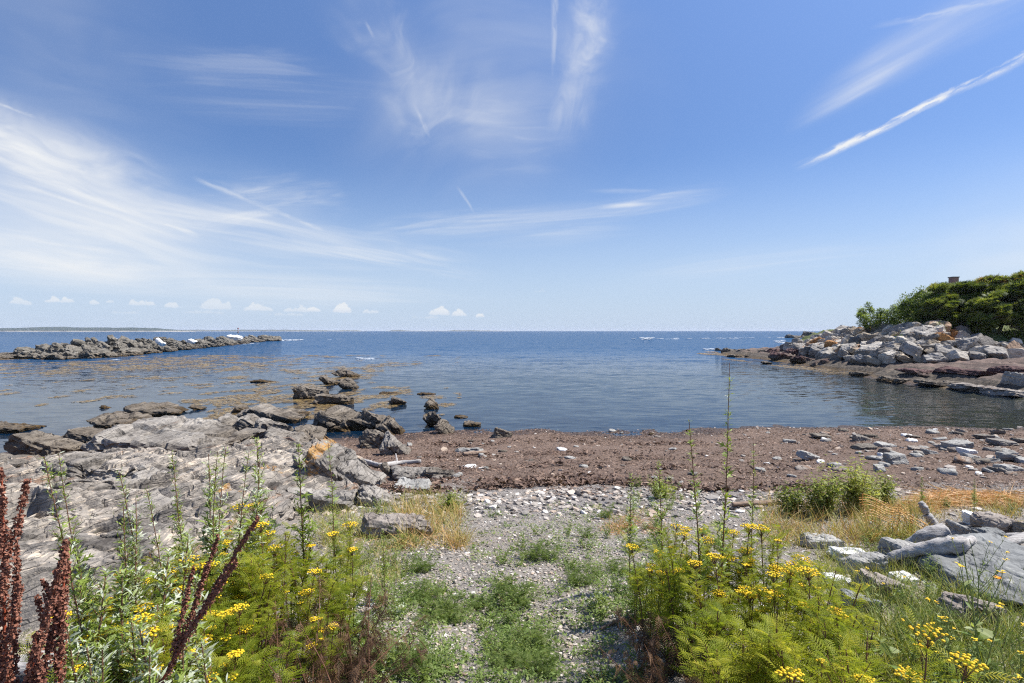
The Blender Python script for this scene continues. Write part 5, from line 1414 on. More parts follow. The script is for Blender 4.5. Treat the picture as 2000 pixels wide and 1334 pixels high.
# ---- grasses and straw (countless blades)
def blades(name, mat, regions, label, kind='stuff'):
    b = Batch(); bl = []
    for (x0, x1, y0, y1, n, h0, h1, t0, t1, wd, lay) in regions:
        i = 0; guard = 0
        while i < n and guard < n * 4:
            guard += 1
            px_, py_ = rp.uniform(x0, x1), rp.uniform(y0, y1)
            if fbm(np.array([[px_ * .02, py_ * .05, 1.7]]), 2, 4)[0] < rp.uniform(-.7, .1): continue
            p = gnd(px_, py_); i += 1
            m = 7
            pos = p + np.concatenate([rp.normal(0, .035, (m, 2)), np.zeros((m, 1))], 1)
            a = rp.uniform(0, 6.28, m); e = rp.uniform(.5, 1.45, m) if not lay else rp.uniform(-.05, .35, m)
            d = np.stack([np.cos(a) * np.cos(e), np.sin(a) * np.cos(e), np.sin(e)], -1)
            if lay: pos[:, 2] += rp.uniform(0, lay, m)
            bl.append((pos, d, rp.uniform(h0, h1, m), rp.uniform(t0, t1, m), wd))
    pos = np.concatenate([q[0] for q in bl]); d = np.concatenate([q[1] for q in bl]); L = np.concatenate([q[2] for q in bl]); tn = np.concatenate([q[3] for q in bl])
    xs = np.array([0, .35, .7, 1.0]); V = np.array([[x, sg * w * .5, -.28 * x * x] for x, w in zip(xs, (.022, .019, .013, .002)) for sg in (-1, 1)])
    T = np.array([(2 * i, 2 * i + 1, 2 * i + 3, 2 * i + 2) for i in range(3)])
    b.put(V, T, pos, frames(d, rp.normal(0, .8, len(d))), L, tn)
    return tag(b.build(name, mat), label, None, None, kind)
blades('grass', M_GRASS, [(610, 915, 970, 1068, 520, .05, .22, .15, .72, 1, 0), (780, 900, 1000, 1075, 120, .12, .3, .6, .95, 1, 0), (1490, 1700, 985, 1075, 330, .06, .28, .25, 1.0, 1, 0), (1640, 1990, 985, 1020, 220, .1, .25, .3, .9, 1, 0), (1640, 2000, 1160, 1345, 620, .07, .24, .0, .5, 1, 0), (2000, 2500, 1060, 1300, 300, .07, .24, .0, .5, 1, 0), (640, 780, 1040, 1160, 200, .06, .18, .2, .7, 1, 0), (150, 420, 1040, 1200, 140, .1, .25, .1, .5, 1, 0), (1190, 1300, 1000, 1050, 70, .06, .16, .6, 1, 1, 0), (1600, 1860, 1085, 1160, 260, .06, .2, .05, .6, 1, 0), (1690, 1800, 1040, 1062, 110, .1, .3, .2, .8, 1, 0)], 'yellow green and dry grass tufts among gravel and stones')
blades('straw', M_STRAW, [(1800, 2030, 972, 992, 420, .12, .34, .2, 1.0, 1, .10), (1700, 1840, 984, 1004, 140, .1, .26, .1, .9, 1, .05), (1180, 1290, 1010, 1045, 60, .08, .2, 0, .7, 1, .02), (690, 900, 1040, 1070, 60, .1, .2, .3, 1, 1, .03)], 'orange straw washed up in a loose line above the beach')

# ---- tiny seedlings and creeping leaves between the stones
b = Batch(); px_ = rp.uniform(640, 1330, 3300); py_ = 985 + 360 * rp.rand(3300) ** .75
dn = fbm(np.stack([px_ * .009, py_ * .016, px_ * 0 + 3.3], -1), 3, 8) + .5 * fbm(np.stack([px_ * .03, py_ * .05, px_ * 0], -1), 3, 18)
q = dn > rp.uniform(-.45, .55, len(dn)); px_, py_ = px_[q], py_[q]
d = np.stack([(px_ - 1000) / FPX, np.ones(len(px_)), -(py_ - HORIZON) / FPX], -1)
Yg = 1.72 / -d[:, 2]
for _ in range(6): Yg = (CAMZ - height(d[:, 0] * Yg, Yg)) / -d[:, 2]
X0, Y0 = d[:, 0] * Yg, Yg; m = 12; n = len(X0) * m
X0 = np.repeat(X0, m) + rp.normal(0, .032, n); Y0 = np.repeat(Y0, m) + rp.normal(0, .032, n)
a = rp.uniform(0, 6.28, n); tn = np.clip(np.repeat(rp.normal(.5, .22, n // m), m) + rp.normal(0, .12, n), 0, 1)
for k in range(2):
    s_ = np.arange(n) % 2 == k
    b.put(*SIMP[k], np.stack([X0, Y0, height(X0, Y0) + rp.uniform(.003, .045, n)], -1)[s_], frames(np.stack([np.cos(a), np.sin(a), rp.uniform(-.2, .9, n)], -1)[s_], rp.normal(0, .5, s_.sum())), rp.uniform(.012, .032, s_.sum()), tn[s_])
tag(b.build('ground_cover', M_WEED), 'tiny green seedlings creeping between the stones', None, None, 'stuff')

# ------------------------------------------------------------------ driftwood
def drift(pts, rad, label, mat=None, seed=1, flat=1.0, nside=14, name='driftwood', knots=3, rough=.18):
    pts = np.array(pts, float); rs = np.random.RandomState(seed)
    n = 34
    c = np.concatenate([[0], np.cumsum(np.linalg.norm(np.diff(pts, axis=0), axis=1))]); L = c[-1]; s = np.linspace(0, L, n)
    P = np.stack([np.interp(s, c, pts[:, k]) for k in range(3)], -1)
    for _ in range(3): P[1:-1] = (P[:-2] + P[1:-1] * 2 + P[2:]) / 4
    r = np.interp(s / L, np.linspace(0, 1, len(rad)), rad)
    org = P.mean(0)
    m = MB(); m.tube(P - org, r, nside)
    V = m.v[0]
    ring = np.concatenate([np.repeat(np.arange(n), nside), [0, n - 1]])
    ctr = (P - org)[ring]
    dv = V - ctr; rr_ = np.repeat(r, nside); rr_ = np.concatenate([rr_, r[:1], r[-1:]])
    ax = (pts[-1] - pts[0]) / np.linalg.norm(pts[-1] - pts[0])
    q = V + seed * 3.1
    la = (q @ ax)[:, None] * ax
    st = (q - la) / max(rad) * 1.6 + la / max(rad) * .35
    k = 1 + rough * fbm(st, 4, seed) + .5 * rough * ridged(st * 2, 2, seed + 3)
    V = ctr + dv * k[:, None]
    if flat != 1.0: V[:, 2] *= flat
    m.v[0] = V
    o = m.build(name, mat or M_DRIFT, None, tuple(org), True)
    d = pts[-1] - pts[0]
    return tag(o, label, 'driftwood', 'driftwood pieces')
def gp(px, py, up=0.0):
    p = gnd(px, py); return p + np.array([0, 0, up])
drift([gp(1768, 1078, .05), gp(1800, 1072, .10), gp(1848, 1070, .14)], [.025, .05, .068, .055], 'thick smooth grey log left of the boulder heap', None, 3)
p0, p1 = gp(1738, 1112, .08), gp(1870, 1120, .16)
drift([p0, (p0 * .6 + p1 * .4) + np.array([0, 0, .05]), p1 + np.array([.02, 0, .05]), gp(1900, 1106, .2)], [.03, .038, .055, .034, .025], 'gnarled pale driftwood log resting against the huge slab', None, 8, 1.0, 16, rough=.34)
drift([gp(1836, 1046, .02), gp(1822, 1044, .10), gp(1810, 1044, .19)], [.045, .04, .035], 'short pale post leaning left beside the wire trap', None, 11)
drift([gp(1810, 1044, .20), gp(1804, 1044, .26), gp(1796, 1044, .31)], [.025, .036, .02], 'knobbly driftwood piece on top of the leaning post', None, 12, rough=.4)
drift([gp(1698, 1040, .10), gp(1716, 1046, .06), gp(1744, 1050, .04)], [.012, .014, .02], 'thin pale branch lying in front of the wire trap', None, 14)
drift([gp(1884, 1098, .04), gp(1954, 1096, .07)], [.04, .05, .04], 'short brown log in front of the weathered board', M_DRIFTBROWN, 15)
drift([gp(1930, 1092, .08), gp(2030, 1076, .16)], [.04, .045, .045], 'weathered pale board at the right edge', None, 16, .8, 8, rough=.06)
drift([gp(1968, 1060, .04), gp(2030, 1072, .10)], [.045, .05, .05], 'upper pale board at the right edge above the long one', None, 17, .8, 8, rough=.06)
drift([gp(1430, 992, .03), gp(1524, 988, .05)], [.035, .04, .03], 'tan plank lying behind the right tansy clump', M_DRIFTBROWN, 18, .7)
drift([gp(711, 906, .05), gp(742, 915, .05), gp(780, 912, .08), gp(822, 911, .10)], [.05, .04, .045, .03], 'pale driftwood branch lying across grey rock and weed', None, 19)
drift([gp(776, 912, .08), gp(773, 908, .22)], [.02, .012], 'stub twig standing on the pale driftwood branch', None, 20)
drift([gp(1172, 1236, .02), gp(1210, 1222, .03), gp(1252, 1212, .03)], [.008, .011, .010], 'bare brown stick on the gravel before the right tansy clump', M_DRIFTBROWN, 21)
drift([gp(802, 1326, .01), gp(850, 1304, .02), gp(912, 1330, .02)], [.006, .008, .006], 'thin dark stick on the gravel at the bottom middle', M_DRIFTBROWN, 22)
drift([gp(530, 883, .3), gp(566, 880, .34), gp(590, 893, .25)], [.03, .035, .03], 'reddish branch lying on the ledge left of the lichen ridge', M_DRIFTBROWN, 23)
drift([gp(20, 1330, .06), gp(130, 1318, .08)], [.05, .06, .05], 'grey weathered plank at the bottom left corner', None, 24, .7, 10)
yb = at_z(225, 690, 0)[1] + 4
drift([at_y(226, 664, yb), at_y(243, 671, yb), at_y(262, 671, yb), at_y(281, 673, yb)], [.25, .2, .2, .15], 'long bleached tree trunk stranded on the reef', M_WHITE, 25)
drift([gp(905, 892, .05), gp(950, 889, .06)], [.05, .05, .04], 'dark log half sunk in weed beyond the flat grey slab', M_DRIFTBROWN, 26)

# ------------------------------------------------------------------ crumpled orange wire trap
m_w, t, out = new_mat('orange_coated_wire')
tc = t.nodes.new('ShaderNodeTexCoord')
principled(t, out, ramp(t, noise(t, tc.outputs['Object'], 14, 4, 0.6), [(0.3, (0.42, 0.19, 0.05)), (0.5, (0.62, 0.34, 0.09)), (0.7, (0.75, 0.56, 0.30))]), 0.6)
trap = plant_root('wire_trap'); trap.location = tuple(gp(1745, 1052))
tag(trap, 'crumpled orange wire lobster trap in the dry grass', 'lobster trap')
def panel(W_, H_, nx, ny, f):
    m = MB(); rs = np.random.RandomState(nx * 7 + ny)
    for i in range(nx + 1):
        c0, c1 = (0, 1) if rs.rand() < .6 else sorted(rs.uniform(0, 1, 2)); w_ = rs.normal(0, .006, 3)
        m.tube([f(i / nx, v) + w_ * math.sin(v * 9 + i) for v in np.linspace(c0, max(c1, c0 + .15), 12)], .0032, 4, 0, False)
    for j in range(ny + 1):
        c0, c1 = (0, 1) if rs.rand() < .55 else sorted(rs.uniform(0, 1, 2)); w_ = rs.normal(0, .007, 3)
        m.tube([f(u, j / ny) + w_ * math.sin(u * 8 + j) for u in np.linspace(c0, max(c1, c0 + .15), 12)], .0032, 4, 0, False)
    return m
def f1(u, v): return np.array([-.27 + .30 * u + .03 * math.sin(v * 3 + u * 2), -.02 + .10 * math.sin(u * 2.5 + v * 2.2) + .05 * v, .02 + .36 * v - .03 * u * v + .02 * math.sin(u * 6)])
def f2(u, v): return np.array([.03 + .30 * u, .02 + .09 * math.sin(u * 4 + v), .02 + (.26 - .13 * u) * v + .03 * math.sin(u * 5)])
def f3(u, v): return np.array([-.26 + .52 * u, .0 - .16 * v + .06 * math.sin(u * 3), .03 + .05 * math.sin(u * 7 + v * 3) * v + .03 * v])
def f4(u, v): return np.array([.0 + .08 * u + .10 * (1 - v), -.06 - .05 * math.sin(v * 3), .03 + .27 * v])
panel(1, 1, 9, 14, f1).build('wire_panel', m_w, trap); panel(1, 1, 9, 9, f2).build('wire_panel', m_w, trap)
panel(1, 1, 14, 4, f3).build('wire_panel', m_w, trap); panel(1, 1, 3, 10, f4).build('wire_panel', m_w, trap)

# ------------------------------------------------------------------ trees and shrubs of the headland
def tree(px0, px1, top, base, Y, label, kind, seed, nclump, lean=0.0, name='tree', cat='tree', csize=.55, group='trees and shrubs of the headland'):
    rs = np.random.RandomState(seed)
    k = Y / FPX
    cx = (px0 + px1) / 2; W = (px1 - px0) * k
    zt = CAMZ - (top - HORIZON) * k; x0 = (cx - 1000) * k
    g = H(x0, Y); zb = max(CAMZ - (base - HORIZON) * k, g - .1)
    Hc = zt - zb
    root = plant_root(name); root.location = (x0 - lean * W * .3, Y, g)
    org = np.array(root.location)
    cl = []
    if kind == 'cedar': nclump = int(nclump * .95)
    while len(cl) < nclump:
        p = rs.uniform(-1, 1, 3)
        r = np.linalg.norm(p)
        if r > 1 or r < (.45 if rs.rand() < .75 else 0): continue
        q = np.array([p[0] * W / 2, p[1] * W * .42, zb + Hc * (.0 + 1.08 * (p[2] * .5 + .5))])
        # windswept top line: lower towards the sea
        hh = (p[0] * .5 + .5)
        px_c = 1000 + (x0 + q[0]) / Y * FPX
        lim = CAMZ - (np.interp(px_c, [1660, 1690, 1705, 1728, 1748, 1772, 1800, 1850, 1900, 1950, 2000, 2070], [622, 600, 598, 606, 600, 574, 565, 563, 551, 541, 529, 520]) - HORIZON) * k - csize * .75
        if q[2] > lim: q[2] = lim - rs.uniform(-.55, 1.2)
        q[2] = max(q[2], zb + .15)
        cl.append(np.array([x0 + q[0], Y + q[1], q[2]]) - org)
    cl = np.array(cl)
    lv = Batch(); st = MB()
    tk = (rs.uniform(.07, .12) if kind == 'shrub' else rs.uniform(.14, .22))
    base_p = np.array([0, 0, -.2])
    fork = base_p + np.array([lean * W * .15, 0, .25 + Hc * .12])
    trunk = MB(); trunk.tube(np.array([base_p, (base_p + fork) / 2 + rs.normal(0, .05, 3), fork]), [tk, tk * .85, tk * .7], 8)
    for i, c in enumerate(cl):
        if i % 2 == 0:
            mid = fork * .45 + c * .55 + np.array([0, 0, -.25 * rs.rand()]) + rs.normal(0, .15, 3)
            st.tube(np.array([fork, (fork + mid) / 2 + rs.normal(0, .1, 3), mid, c]), [tk * .5, tk * .36, tk * .22, .02], 5, 0, False)
        m = 150 if kind != 'cedar' else 190
        sz = csize * rs.uniform(.45, 1.2)
        u = rs.normal(size=(m, 3)); u /= np.linalg.norm(u, axis=1)[:, None]
        u *= rs.rand(m, 1) ** .45
        if kind == 'cedar':
            pos = c + u * np.array([1.35, 1.0, .36]) * sz + np.outer(u[:, 0], [0, 0, .42 * sz])
            d = u * np.array([1.2, 1, .35]) + np.array([.35 + .2 * lean, 0, .42]) + rs.normal(0, .25, (m, 3))
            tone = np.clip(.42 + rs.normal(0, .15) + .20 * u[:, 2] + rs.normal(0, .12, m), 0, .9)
            if rs.rand() < .06: tone = tone * 0 + .97
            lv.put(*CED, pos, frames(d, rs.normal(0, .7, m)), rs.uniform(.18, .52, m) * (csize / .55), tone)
        else:
            pos = c + u * np.array([1, 1, .8]) * sz
            d = u + rs.normal(0, .4, (m, 3)) + np.array([0, 0, .2])
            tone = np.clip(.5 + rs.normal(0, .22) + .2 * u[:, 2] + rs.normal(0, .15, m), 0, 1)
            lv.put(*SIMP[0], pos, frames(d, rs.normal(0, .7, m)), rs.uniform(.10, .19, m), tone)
    trunk.build('trunk', M_BARK, root, smooth=True); st.build('limbs', M_BARK, root, smooth=True)
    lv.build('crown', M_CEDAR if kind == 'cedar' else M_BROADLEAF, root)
    return tag(root, label, cat, group)
cv, ct = [], []
for i in range(5):          # a cedar spray: a few narrow fingers
    a = (i - 2) * .36; L = 1 - .12 * abs(i - 2)
    c_, s_ = math.cos(a), math.sin(a)
    P = np.array([(0, -.03), (L * .55, -.075), (L, 0), (L * .55, .075), (0, .03)])
    cv.append(np.stack([P[:, 0] * c_ - P[:, 1] * s_, P[:, 0] * s_ + P[:, 1] * c_, -.1 * P[:, 0] ** 2 + .05 * i % 2], -1)); ct.append(np.array([(0, 1, 4), (1, 3, 4), (1, 2, 3)]) + 5 * i)
CED = (np.concatenate(cv), np.concatenate(ct))
tree(1674, 1722, 597, 644, 57, 'bright green round shrub at the seaward end of the trees', 'shrub', 1, 26, .1, 'shrub', 'shrub', .42)
tree(1708, 1742, 604, 646, 57, 'small yellow green shrub right of the bright round one', 'shrub', 2, 16, 0, 'shrub', 'shrub', .4)
tree(1728, 1785, 588, 652, 56, 'dull green shrub between the bright shrubs and the cedars', 'shrub', 3, 34, .25, 'shrub', 'shrub', .5)
tree(1764, 1850, 563, 655, 54, 'broad leafed tree at the left end of the tall trees', 'shrub', 4, 70, .35, 'tree', 'tree', .6)
tree(1800, 1880, 572, 662, 52, 'low cedar in front of the broad leafed tree', 'cedar', 5, 46, .4, 'cedar_tree', 'tree', .6)
tree(1835, 1945, 545, 660, 53, 'dense dark windswept cedar left of the tallest', 'cedar', 6, 84, .5, 'cedar_tree', 'tree', .62)
tree(1900, 2030, 529, 640, 52, 'tallest windswept cedar at the right edge', 'cedar', 7, 100, .4, 'cedar_tree', 'tree', .66)
tree(1880, 1955, 580, 668, 50, 'cedar with low spreading boughs over the boulders', 'cedar', 8, 40, .35, 'cedar_tree', 'tree', .55)
tree(1950, 2060, 580, 650, 50, 'cedar bough mass with bare limbs showing at the right', 'cedar', 9, 44, .3, 'cedar_tree', 'tree', .55)
for i, (px_, py_, W_, Hh, tone, lab) in enumerate([(1640, 640, 1.0, .8, .9, 'tan beach grass tuft on the seaward end of the mound'), (1660, 638, 1.1, .9, .7, 'dry bush on the mound beside the tan grass'), (1775, 652, 1.2, .8, .4, 'low bush under the broad leafed tree'), (1830, 662, 1.2, .8, .35, 'low bush above the boulders under the cedars'), (1895, 668, 1.2, .8, .5, 'green bush between boulders and lawn'), (1965, 672, 1.3, .9, .7, 'bright bush by the lawn at the right edge'), (1990, 690, 1.0, .7, .6, 'green bush below the lawn at the right edge')]):
    Y = 56 if px_ < 1700 else 50
    root = plant_root('bush'); k = Y / FPX; x0 = (px_ - 1000) * k
    lv = Batch(); st = MB()
    n = 26
    for q in range(n):
        a = rp.uniform(0, 6.28); P = curve((0, 0, -.1), (math.cos(a) * W_, math.sin(a) * W_, Hh * rp.uniform(.5, 1.3)), math.hypot(W_, Hh) * rp.uniform(.4, 1), (0, 0, .5), 4, .06)
        st.tube(P, .012, 3, 0, False)
        m = 40; ps = along(P, rp.uniform(.2, 1, m)) + rp.normal(0, .12, (m, 3)); d = rp.normal(size=(m, 3)) + np.array([0, 0, .5])
        lv.put(*SIMP[0], ps, frames(d), rp.uniform(.09, .17, m), np.clip(rp.normal(tone, .2, m), 0, 1))
    st.build('stem', M_BARK, root); lv.build('leaves', M_GRASS if i < 2 else M_BROADLEAF, root)
    root.location = (x0, Y, H(x0, Y)); tag(root, lab, 'bush', 'low bushes of the headland')

# ------------------------------------------------------------------ house behind the trees
def brick_mat():
    m, t, out = new_mat('brick')
    tc = t.nodes.new('ShaderNodeTexCoord')
    b = nd(t, 'ShaderNodeTexBrick', None, Color1=col((.30, .11, .07)), Color2=col((.22, .08, .055)), Mortar=col((.35, .31, .28)), Scale=1.0)
    b.inputs['Brick Width'].default_value = .22; b.inputs['Row Height'].default_value = .075; b.inputs['Mortar Size'].default_value = .012
    x, y, z = sep(t, tc.outputs['Object'])
    t.links.new(comb(t, x + y, z, 0.0), b.inputs['Vector'])
    principled(t, out, b.outputs[0], .85)
    return m
M_BRICK = brick_mat()
M_SHINGLE = make_plain('weathered_shingles', [(0.3, (0.20, 0.175, 0.15)), (0.7, (0.36, 0.32, 0.28))], .85, 3, .2, (1, 1, 6))
M_ROOF = make_plain('roof_shingles', [(0.3, (0.10, 0.095, 0.09)), (0.7, (0.22, 0.21, 0.20))], .85, 3, .2, (1, 5, 5))
M_TRIM = make_plain('white_paint', [(0.3, (0.68, 0.67, 0.65)), (0.7, (0.80, 0.80, 0.78))], .5)
M_GLASS = make_plain('window_glass', [(0.3, (0.02, 0.025, 0.03)), (0.7, (0.05, 0.06, 0.07))], .08, 1, .6)
M_REDPAINT = make_plain('red_paint', [(0.3, (0.25, 0.05, 0.045)), (0.7, (0.34, 0.08, 0.07))], .6)
house = plant_root('house'); HY = 74.0; k = HY / FPX
hx0, hx1 = (1846 - 1000) * k, (2080 - 1000) * k
hg = H((hx0 + hx1) / 2, HY)
house.location = (hx0, HY, hg); tag(house, 'shingled house with a brick chimney hidden behind the cedars', 'house')
HW = hx1 - hx0; ez = 3.2; rz = CAMZ + (HORIZON - 566) * (HY + 4) / FPX - hg
m = MB(); dpt = 8.0
m.box((0, 0, -1), (HW, dpt, ez))
m.add([(0, 0, ez), (0, dpt, ez), (0, dpt / 2, rz - .25), (HW, 0, ez), (HW, dpt, ez), (HW, dpt / 2, rz - .25)], [(0, 2, 1), (3, 4, 5)])
m.build('wall', M_SHINGLE, house)
m = MB()
for sg in (0, 1):
    y0, y1 = (-.4, dpt / 2) if sg == 0 else (dpt + .4, dpt / 2)
    z0 = ez - .1
    v = [(-.3, y0, z0), (HW + .3, y0, z0), (HW + .3, y1, rz - .1), (-.3, y1, rz - .1)]
    v2 = [(a, b, c + .14) for a, b, c in v]
    m.add(v + v2, None, [(0, 1, 2, 3), (7, 6, 5, 4), (0, 4, 5, 1), (1, 5, 6, 2), (2, 6, 7, 3), (3, 7, 4, 0)])
rf = m.build('roof', M_ROOF, house)
kc = (HY + 4) / FPX; chx = (1861 - 1000) * kc - hx0; cz = CAMZ + (HORIZON - 541) * kc - hg
m = MB(); m.box((chx - .40, dpt / 2 - .4, rz - 1.2), (chx + .40, dpt / 2 + .4, cz - .12)); ch = m.build('chimney', M_BRICK, rf)
m = MB(); m.box((chx - .47, dpt / 2 - .47, cz - .12), (chx + .47, dpt / 2 + .47, cz)); m.build('chimney_cap', M_ROOF, rf)
for wx_ in (2.0, 6.0, 10.0, 13.6):
    m = MB(); m.box((wx_ - .55, -.05, 1.0), (wx_ + .55, -.003, 2.5)); fr = m.build('window', M_TRIM, house)
    m = MB(); m.box((wx_ - .45, -.07, 1.1), (wx_ + .45, -.052, 2.4)); m.build('pane', M_GLASS, fr)
m = MB(); m.box((12.0, -.06, -.2), (12.9, -.003, 1.9)); dr = m.build('door', M_REDPAINT, house)
m = MB(); m.box((12.78, -.12, .8), (12.83, -.062, .9)); m.build('handle', M_GLASS, dr)
fence = plant_root('fence'); FY = 60.0; fx0, fx1 = (1955 - 1000) / FPX * FY, (2090 - 1000) / FPX * FY
fence.location = (fx0, FY, H((fx0 + fx1) / 2, FY)); tag(fence, 'low white rail fence across the lawn at the right edge', 'fence')
for z_ in (.35, .75):
    m = MB(); m.box((0, -.03, z_), (fx1 - fx0, .03, z_ + .1)); m.build('rail', M_TRIM, fence)
for i in range(5):
    m = MB(); x_ = (fx1 - fx0) * i / 4; m.box((x_ - .06, -.095, -.3), (x_ + .06, -.032, .95)); m.build('post', M_TRIM, fence)

# ------------------------------------------------------------------ far shore, beacon, boats
m_far, t, out = new_mat('far_woods')
geo = t.nodes.new('ShaderNodeNewGeometry')
n = noise(t, geo.outputs['Position'], 0.02, 6, 0.7)
z = sep(t, geo.outputs['Position'])[2]
c = ramp(t, n, [(0.3, (0.02, 0.036, 0.036)), (0.7, (0.045, 0.068, 0.055))])
principled(t, out, mixc(t, (z + (n - 0.5) * 3.0).step(3.6, 2.6), c, (0.42, 0.38, 0.31)), .9)
def far_land(prof, Y, dep, label, seed):
    xs = np.linspace(prof[0][0], prof[-1][0], 500)
    hs = np.interp(xs, [p[0] for p in prof], [p[1] for p in prof]) * Y / FPX
    X = (xs - 1000) / FPX * Y
    nz = fbm(np.stack([X * .02, X * 0, X * 0 + seed], -1), 5, 3)
    hs = np.maximum(hs * (1 + .07 * nz) + np.where(hs > 6, nz * 1.6, 0), .0)
    rows = [(-.02, -1.0, 0), (.0, .12, 1.6), (.05, .45, 0), (.2, .9, 0), (.5, 1, 0), (.9, .5, 0), (1, -1, 0)]
    V = []
    for f, hf, ad in rows:
        jit = fbm(np.stack([X * .006, X * 0 + f * 9, X * 0 + seed], -1), 4, 9) * dep * .06
        V.append(np.stack([X, Y + f * dep + jit, np.where(hf < 0, -5.0, np.minimum(hs * hf + ad, np.maximum(hs, .3)))], -1))
    n_ = len(xs); i = np.arange(len(rows) - 1)[:, None] * n_; j = np.arange(n_ - 1)[None]
    Q = np.stack([i + j, i + j + 1, i + n_ + j + 1, i + n_ + j], -1).reshape(-1, 4)
    o = link('far_shore', mesh_np('far_shore', np.concatenate(V), Q, True, None, [m_far]))
    return tag(o, label, None, None, 'structure')
far_land([(-300, 8), (-60, 8), (0, 7.5), (60, 9.2), (150, 9), (220, 7.6), (262, 6.6), (285, 4.2), (300, 1.5), (306, 0)], 2500, 350, 'wooded far shore with a pale beach at the left', 1)
far_land([(280, 3), (320, 3.0), (440, 2.6), (540, 3.0), (600, 2.4), (650, 1.4), (665, 0)], 4200, 400, 'low far shore continuing right beyond the reef', 2)
far_land([(650, 0), (662, 2.1), (690, 1.6), (700, 0)], 4800, 250, 'small far island left of the middle of the horizon', 3)
far_land([(752, 0), (765, 2.2), (785, 1.8), (800, .9), (870, .9), (885, 2.4), (910, 1.9), (990, .6), (1000, 0)], 5000, 250, 'string of small far islands at the middle of the horizon', 4)
by = 900.0; bx = (465 - 1000) / FPX * by
be = plant_root('beacon'); be.location = (bx, by, 0); tag(be, 'tiny red topped beacon standing in the sea behind the reef tip', 'beacon')
m = MB(); m.tube([(0, 0, -1), (0, 0, 7.0)], [.5, .3], 8); m.build('mast', M_REDPAINT, be)
m = MB(); m.box((-.8, -.8, 6.2), (.8, .8, 8.0)); m.build('daymark', M_REDPAINT, be)
m = MB(); m.tube([(0, 0, -1), (0, 0, 1.4)], [1.4, 1.1], 10); m.build('base', M_DARK, be)
def boat(px_, Y, L, label, sail=False):
    o = plant_root('boat'); o.location = ((px_ - 1000) / FPX * Y, Y, 0); tag(o, label, 'boat', 'far boats')
    m = MB(); xs = np.linspace(-.5, .5, 9)
    V = [];
    for x in xs:
        w = .16 * (1 - (max(x, 0) * 2) ** 2.2) + .002
        V += [(x * L, -w * L, .10 * L + .05 * L * max(x, 0)), (x * L, -w * L * .6, -.04 * L), (x * L, w * L * .6, -.04 * L), (x * L, w * L, .10 * L + .05 * L * max(x, 0))]
    Q = [(4 * i + a, 4 * i + b, 4 * i + 4 + b, 4 * i + 4 + a) for i in range(8) for a, b in ((0, 1), (1, 2), (2, 3), (3, 0))] + [(0, 3, 2, 1)]
    m.add(V, None, Q); m.build('hull', M_TRIM, o)
    m = MB(); m.box((-.05 * L, -.09 * L, .10 * L), (.2 * L, .09 * L, .26 * L)); m.build('cabin', M_TRIM, o)
boat(714, 2200, 9, 'tiny white boat on the horizon left of the middle')
boat(980, 2600, 9, 'tiny white boat on the horizon near the middle')
boat(1453, 3000, 10, 'tiny white boat on the horizon at the right')

# ------------------------------------------------------------------ loose stuff: pebbles, wrack litter, floating weed, foam
rq = np.random.RandomState(11)
m_p, t, out = new_mat('pebble'); a_, _ = attr(t, 'tone'); tc = t.nodes.new('ShaderNodeTexCoord')
c = ramp(t, a_, [(0.0, (0.14, 0.122, 0.106)), (0.2, (0.27, 0.242, 0.215)), (0.38, (0.37, 0.335, 0.295)), (0.5, (0.42, 0.325, 0.245)), (0.62, (0.47, 0.405, 0.345)), (0.74, (0.55, 0.51, 0.46)), (0.88, (0.68, 0.63, 0.57)), (1.0, (0.82, 0.79, 0.74))])
n = noise(t, tc.outputs['Object'], 45, 5, 0.7)
principled(t, out, mixc(t, 1.0, c, ramp(t, n, [(0.25, (0.62, 0.62, 0.62)), (0.7, (1.12, 1.12, 1.12))]), 'MULTIPLY'), .8, bump(t, n, .3, .01), .3)
def pebbles(n, ysamp, keep, smin, smax, flat, name, label, sub=1):
    b = Batch()
    Y = ysamp(n); X = rq.uniform(-.95, 1.35, n) * Y
    q = keep(X, Y); X, Y = X[q], Y[q]; n = len(X)
    Z = height(X, Y)
    sz = np.exp(rq.uniform(np.log(smin), np.log(smax), n)) * np.where(rq.rand(n) < .04, 1.8, 1)
    tone = np.clip(np.where(rq.rand(n) < .09, rq.uniform(.76, 1, n), rq.uniform(.0, .72, n)), 0, 1)
    for k in range(8):
        V, F = rock_verts(1, rq.uniform(.55, .95), rq.uniform(flat[0], flat[1]), 400 + k, sub, dip=0, strike=0, slab=(1, .9, .5), chops=7, strata=0, lump=.05, p=14, crack=0, jag=0)
        s = np.arange(n) % 8 == k; ns = s.sum()
        a = rq.uniform(0, 6.28, ns); e = rq.normal(0, .2, ns)
        d = np.stack([np.cos(a), np.sin(a), e], -1)
        b.put(V, F, np.stack([X[s], Y[s], Z[s] + sz[s] * .08], -1), frames(d, rq.normal(0, .25, ns)), sz[s], tone[s])
    return tag(b.build(name, m_p), label, None, None, 'stuff')
ledge_free = lambda X, Y: ~((X < -.35 * Y - .2) & (Y > 2.8))
pebbles(105000, lambda n: np.exp(rq.uniform(np.log(2.0), np.log(9.2), n)), lambda X, Y: ledge_free(X, Y) & (fbm(np.stack([X * .8, Y * .8, X * 0], -1), 3, 6) > rq.uniform(-1.4, .45, len(X))), .007, .030, (.25, .5), 'pebbles', 'grey and white stone chips covering the ground')
pebbles(5200, lambda n: 6.2 + 2.1 * rq.beta(2, 2, n), lambda X, Y: ledge_free(X, Y) & (X > -3.0) & ((X < 3.5) | (rq.rand(len(X)) < .35)) , .025, .11, (.2, .4), 'flakes', 'strip of pale flat stone flakes above the brown wrack')
pebbles(2600, lambda n: rq.uniform(9.5, 20.5, n), lambda X, Y: (X > -2) & (rq.rand(len(X)) < np.clip(.15 + X / 22, .08, 1)), .03, .12, (.25, .5), 'pebbles', 'stone chips lying on the brown wrack')
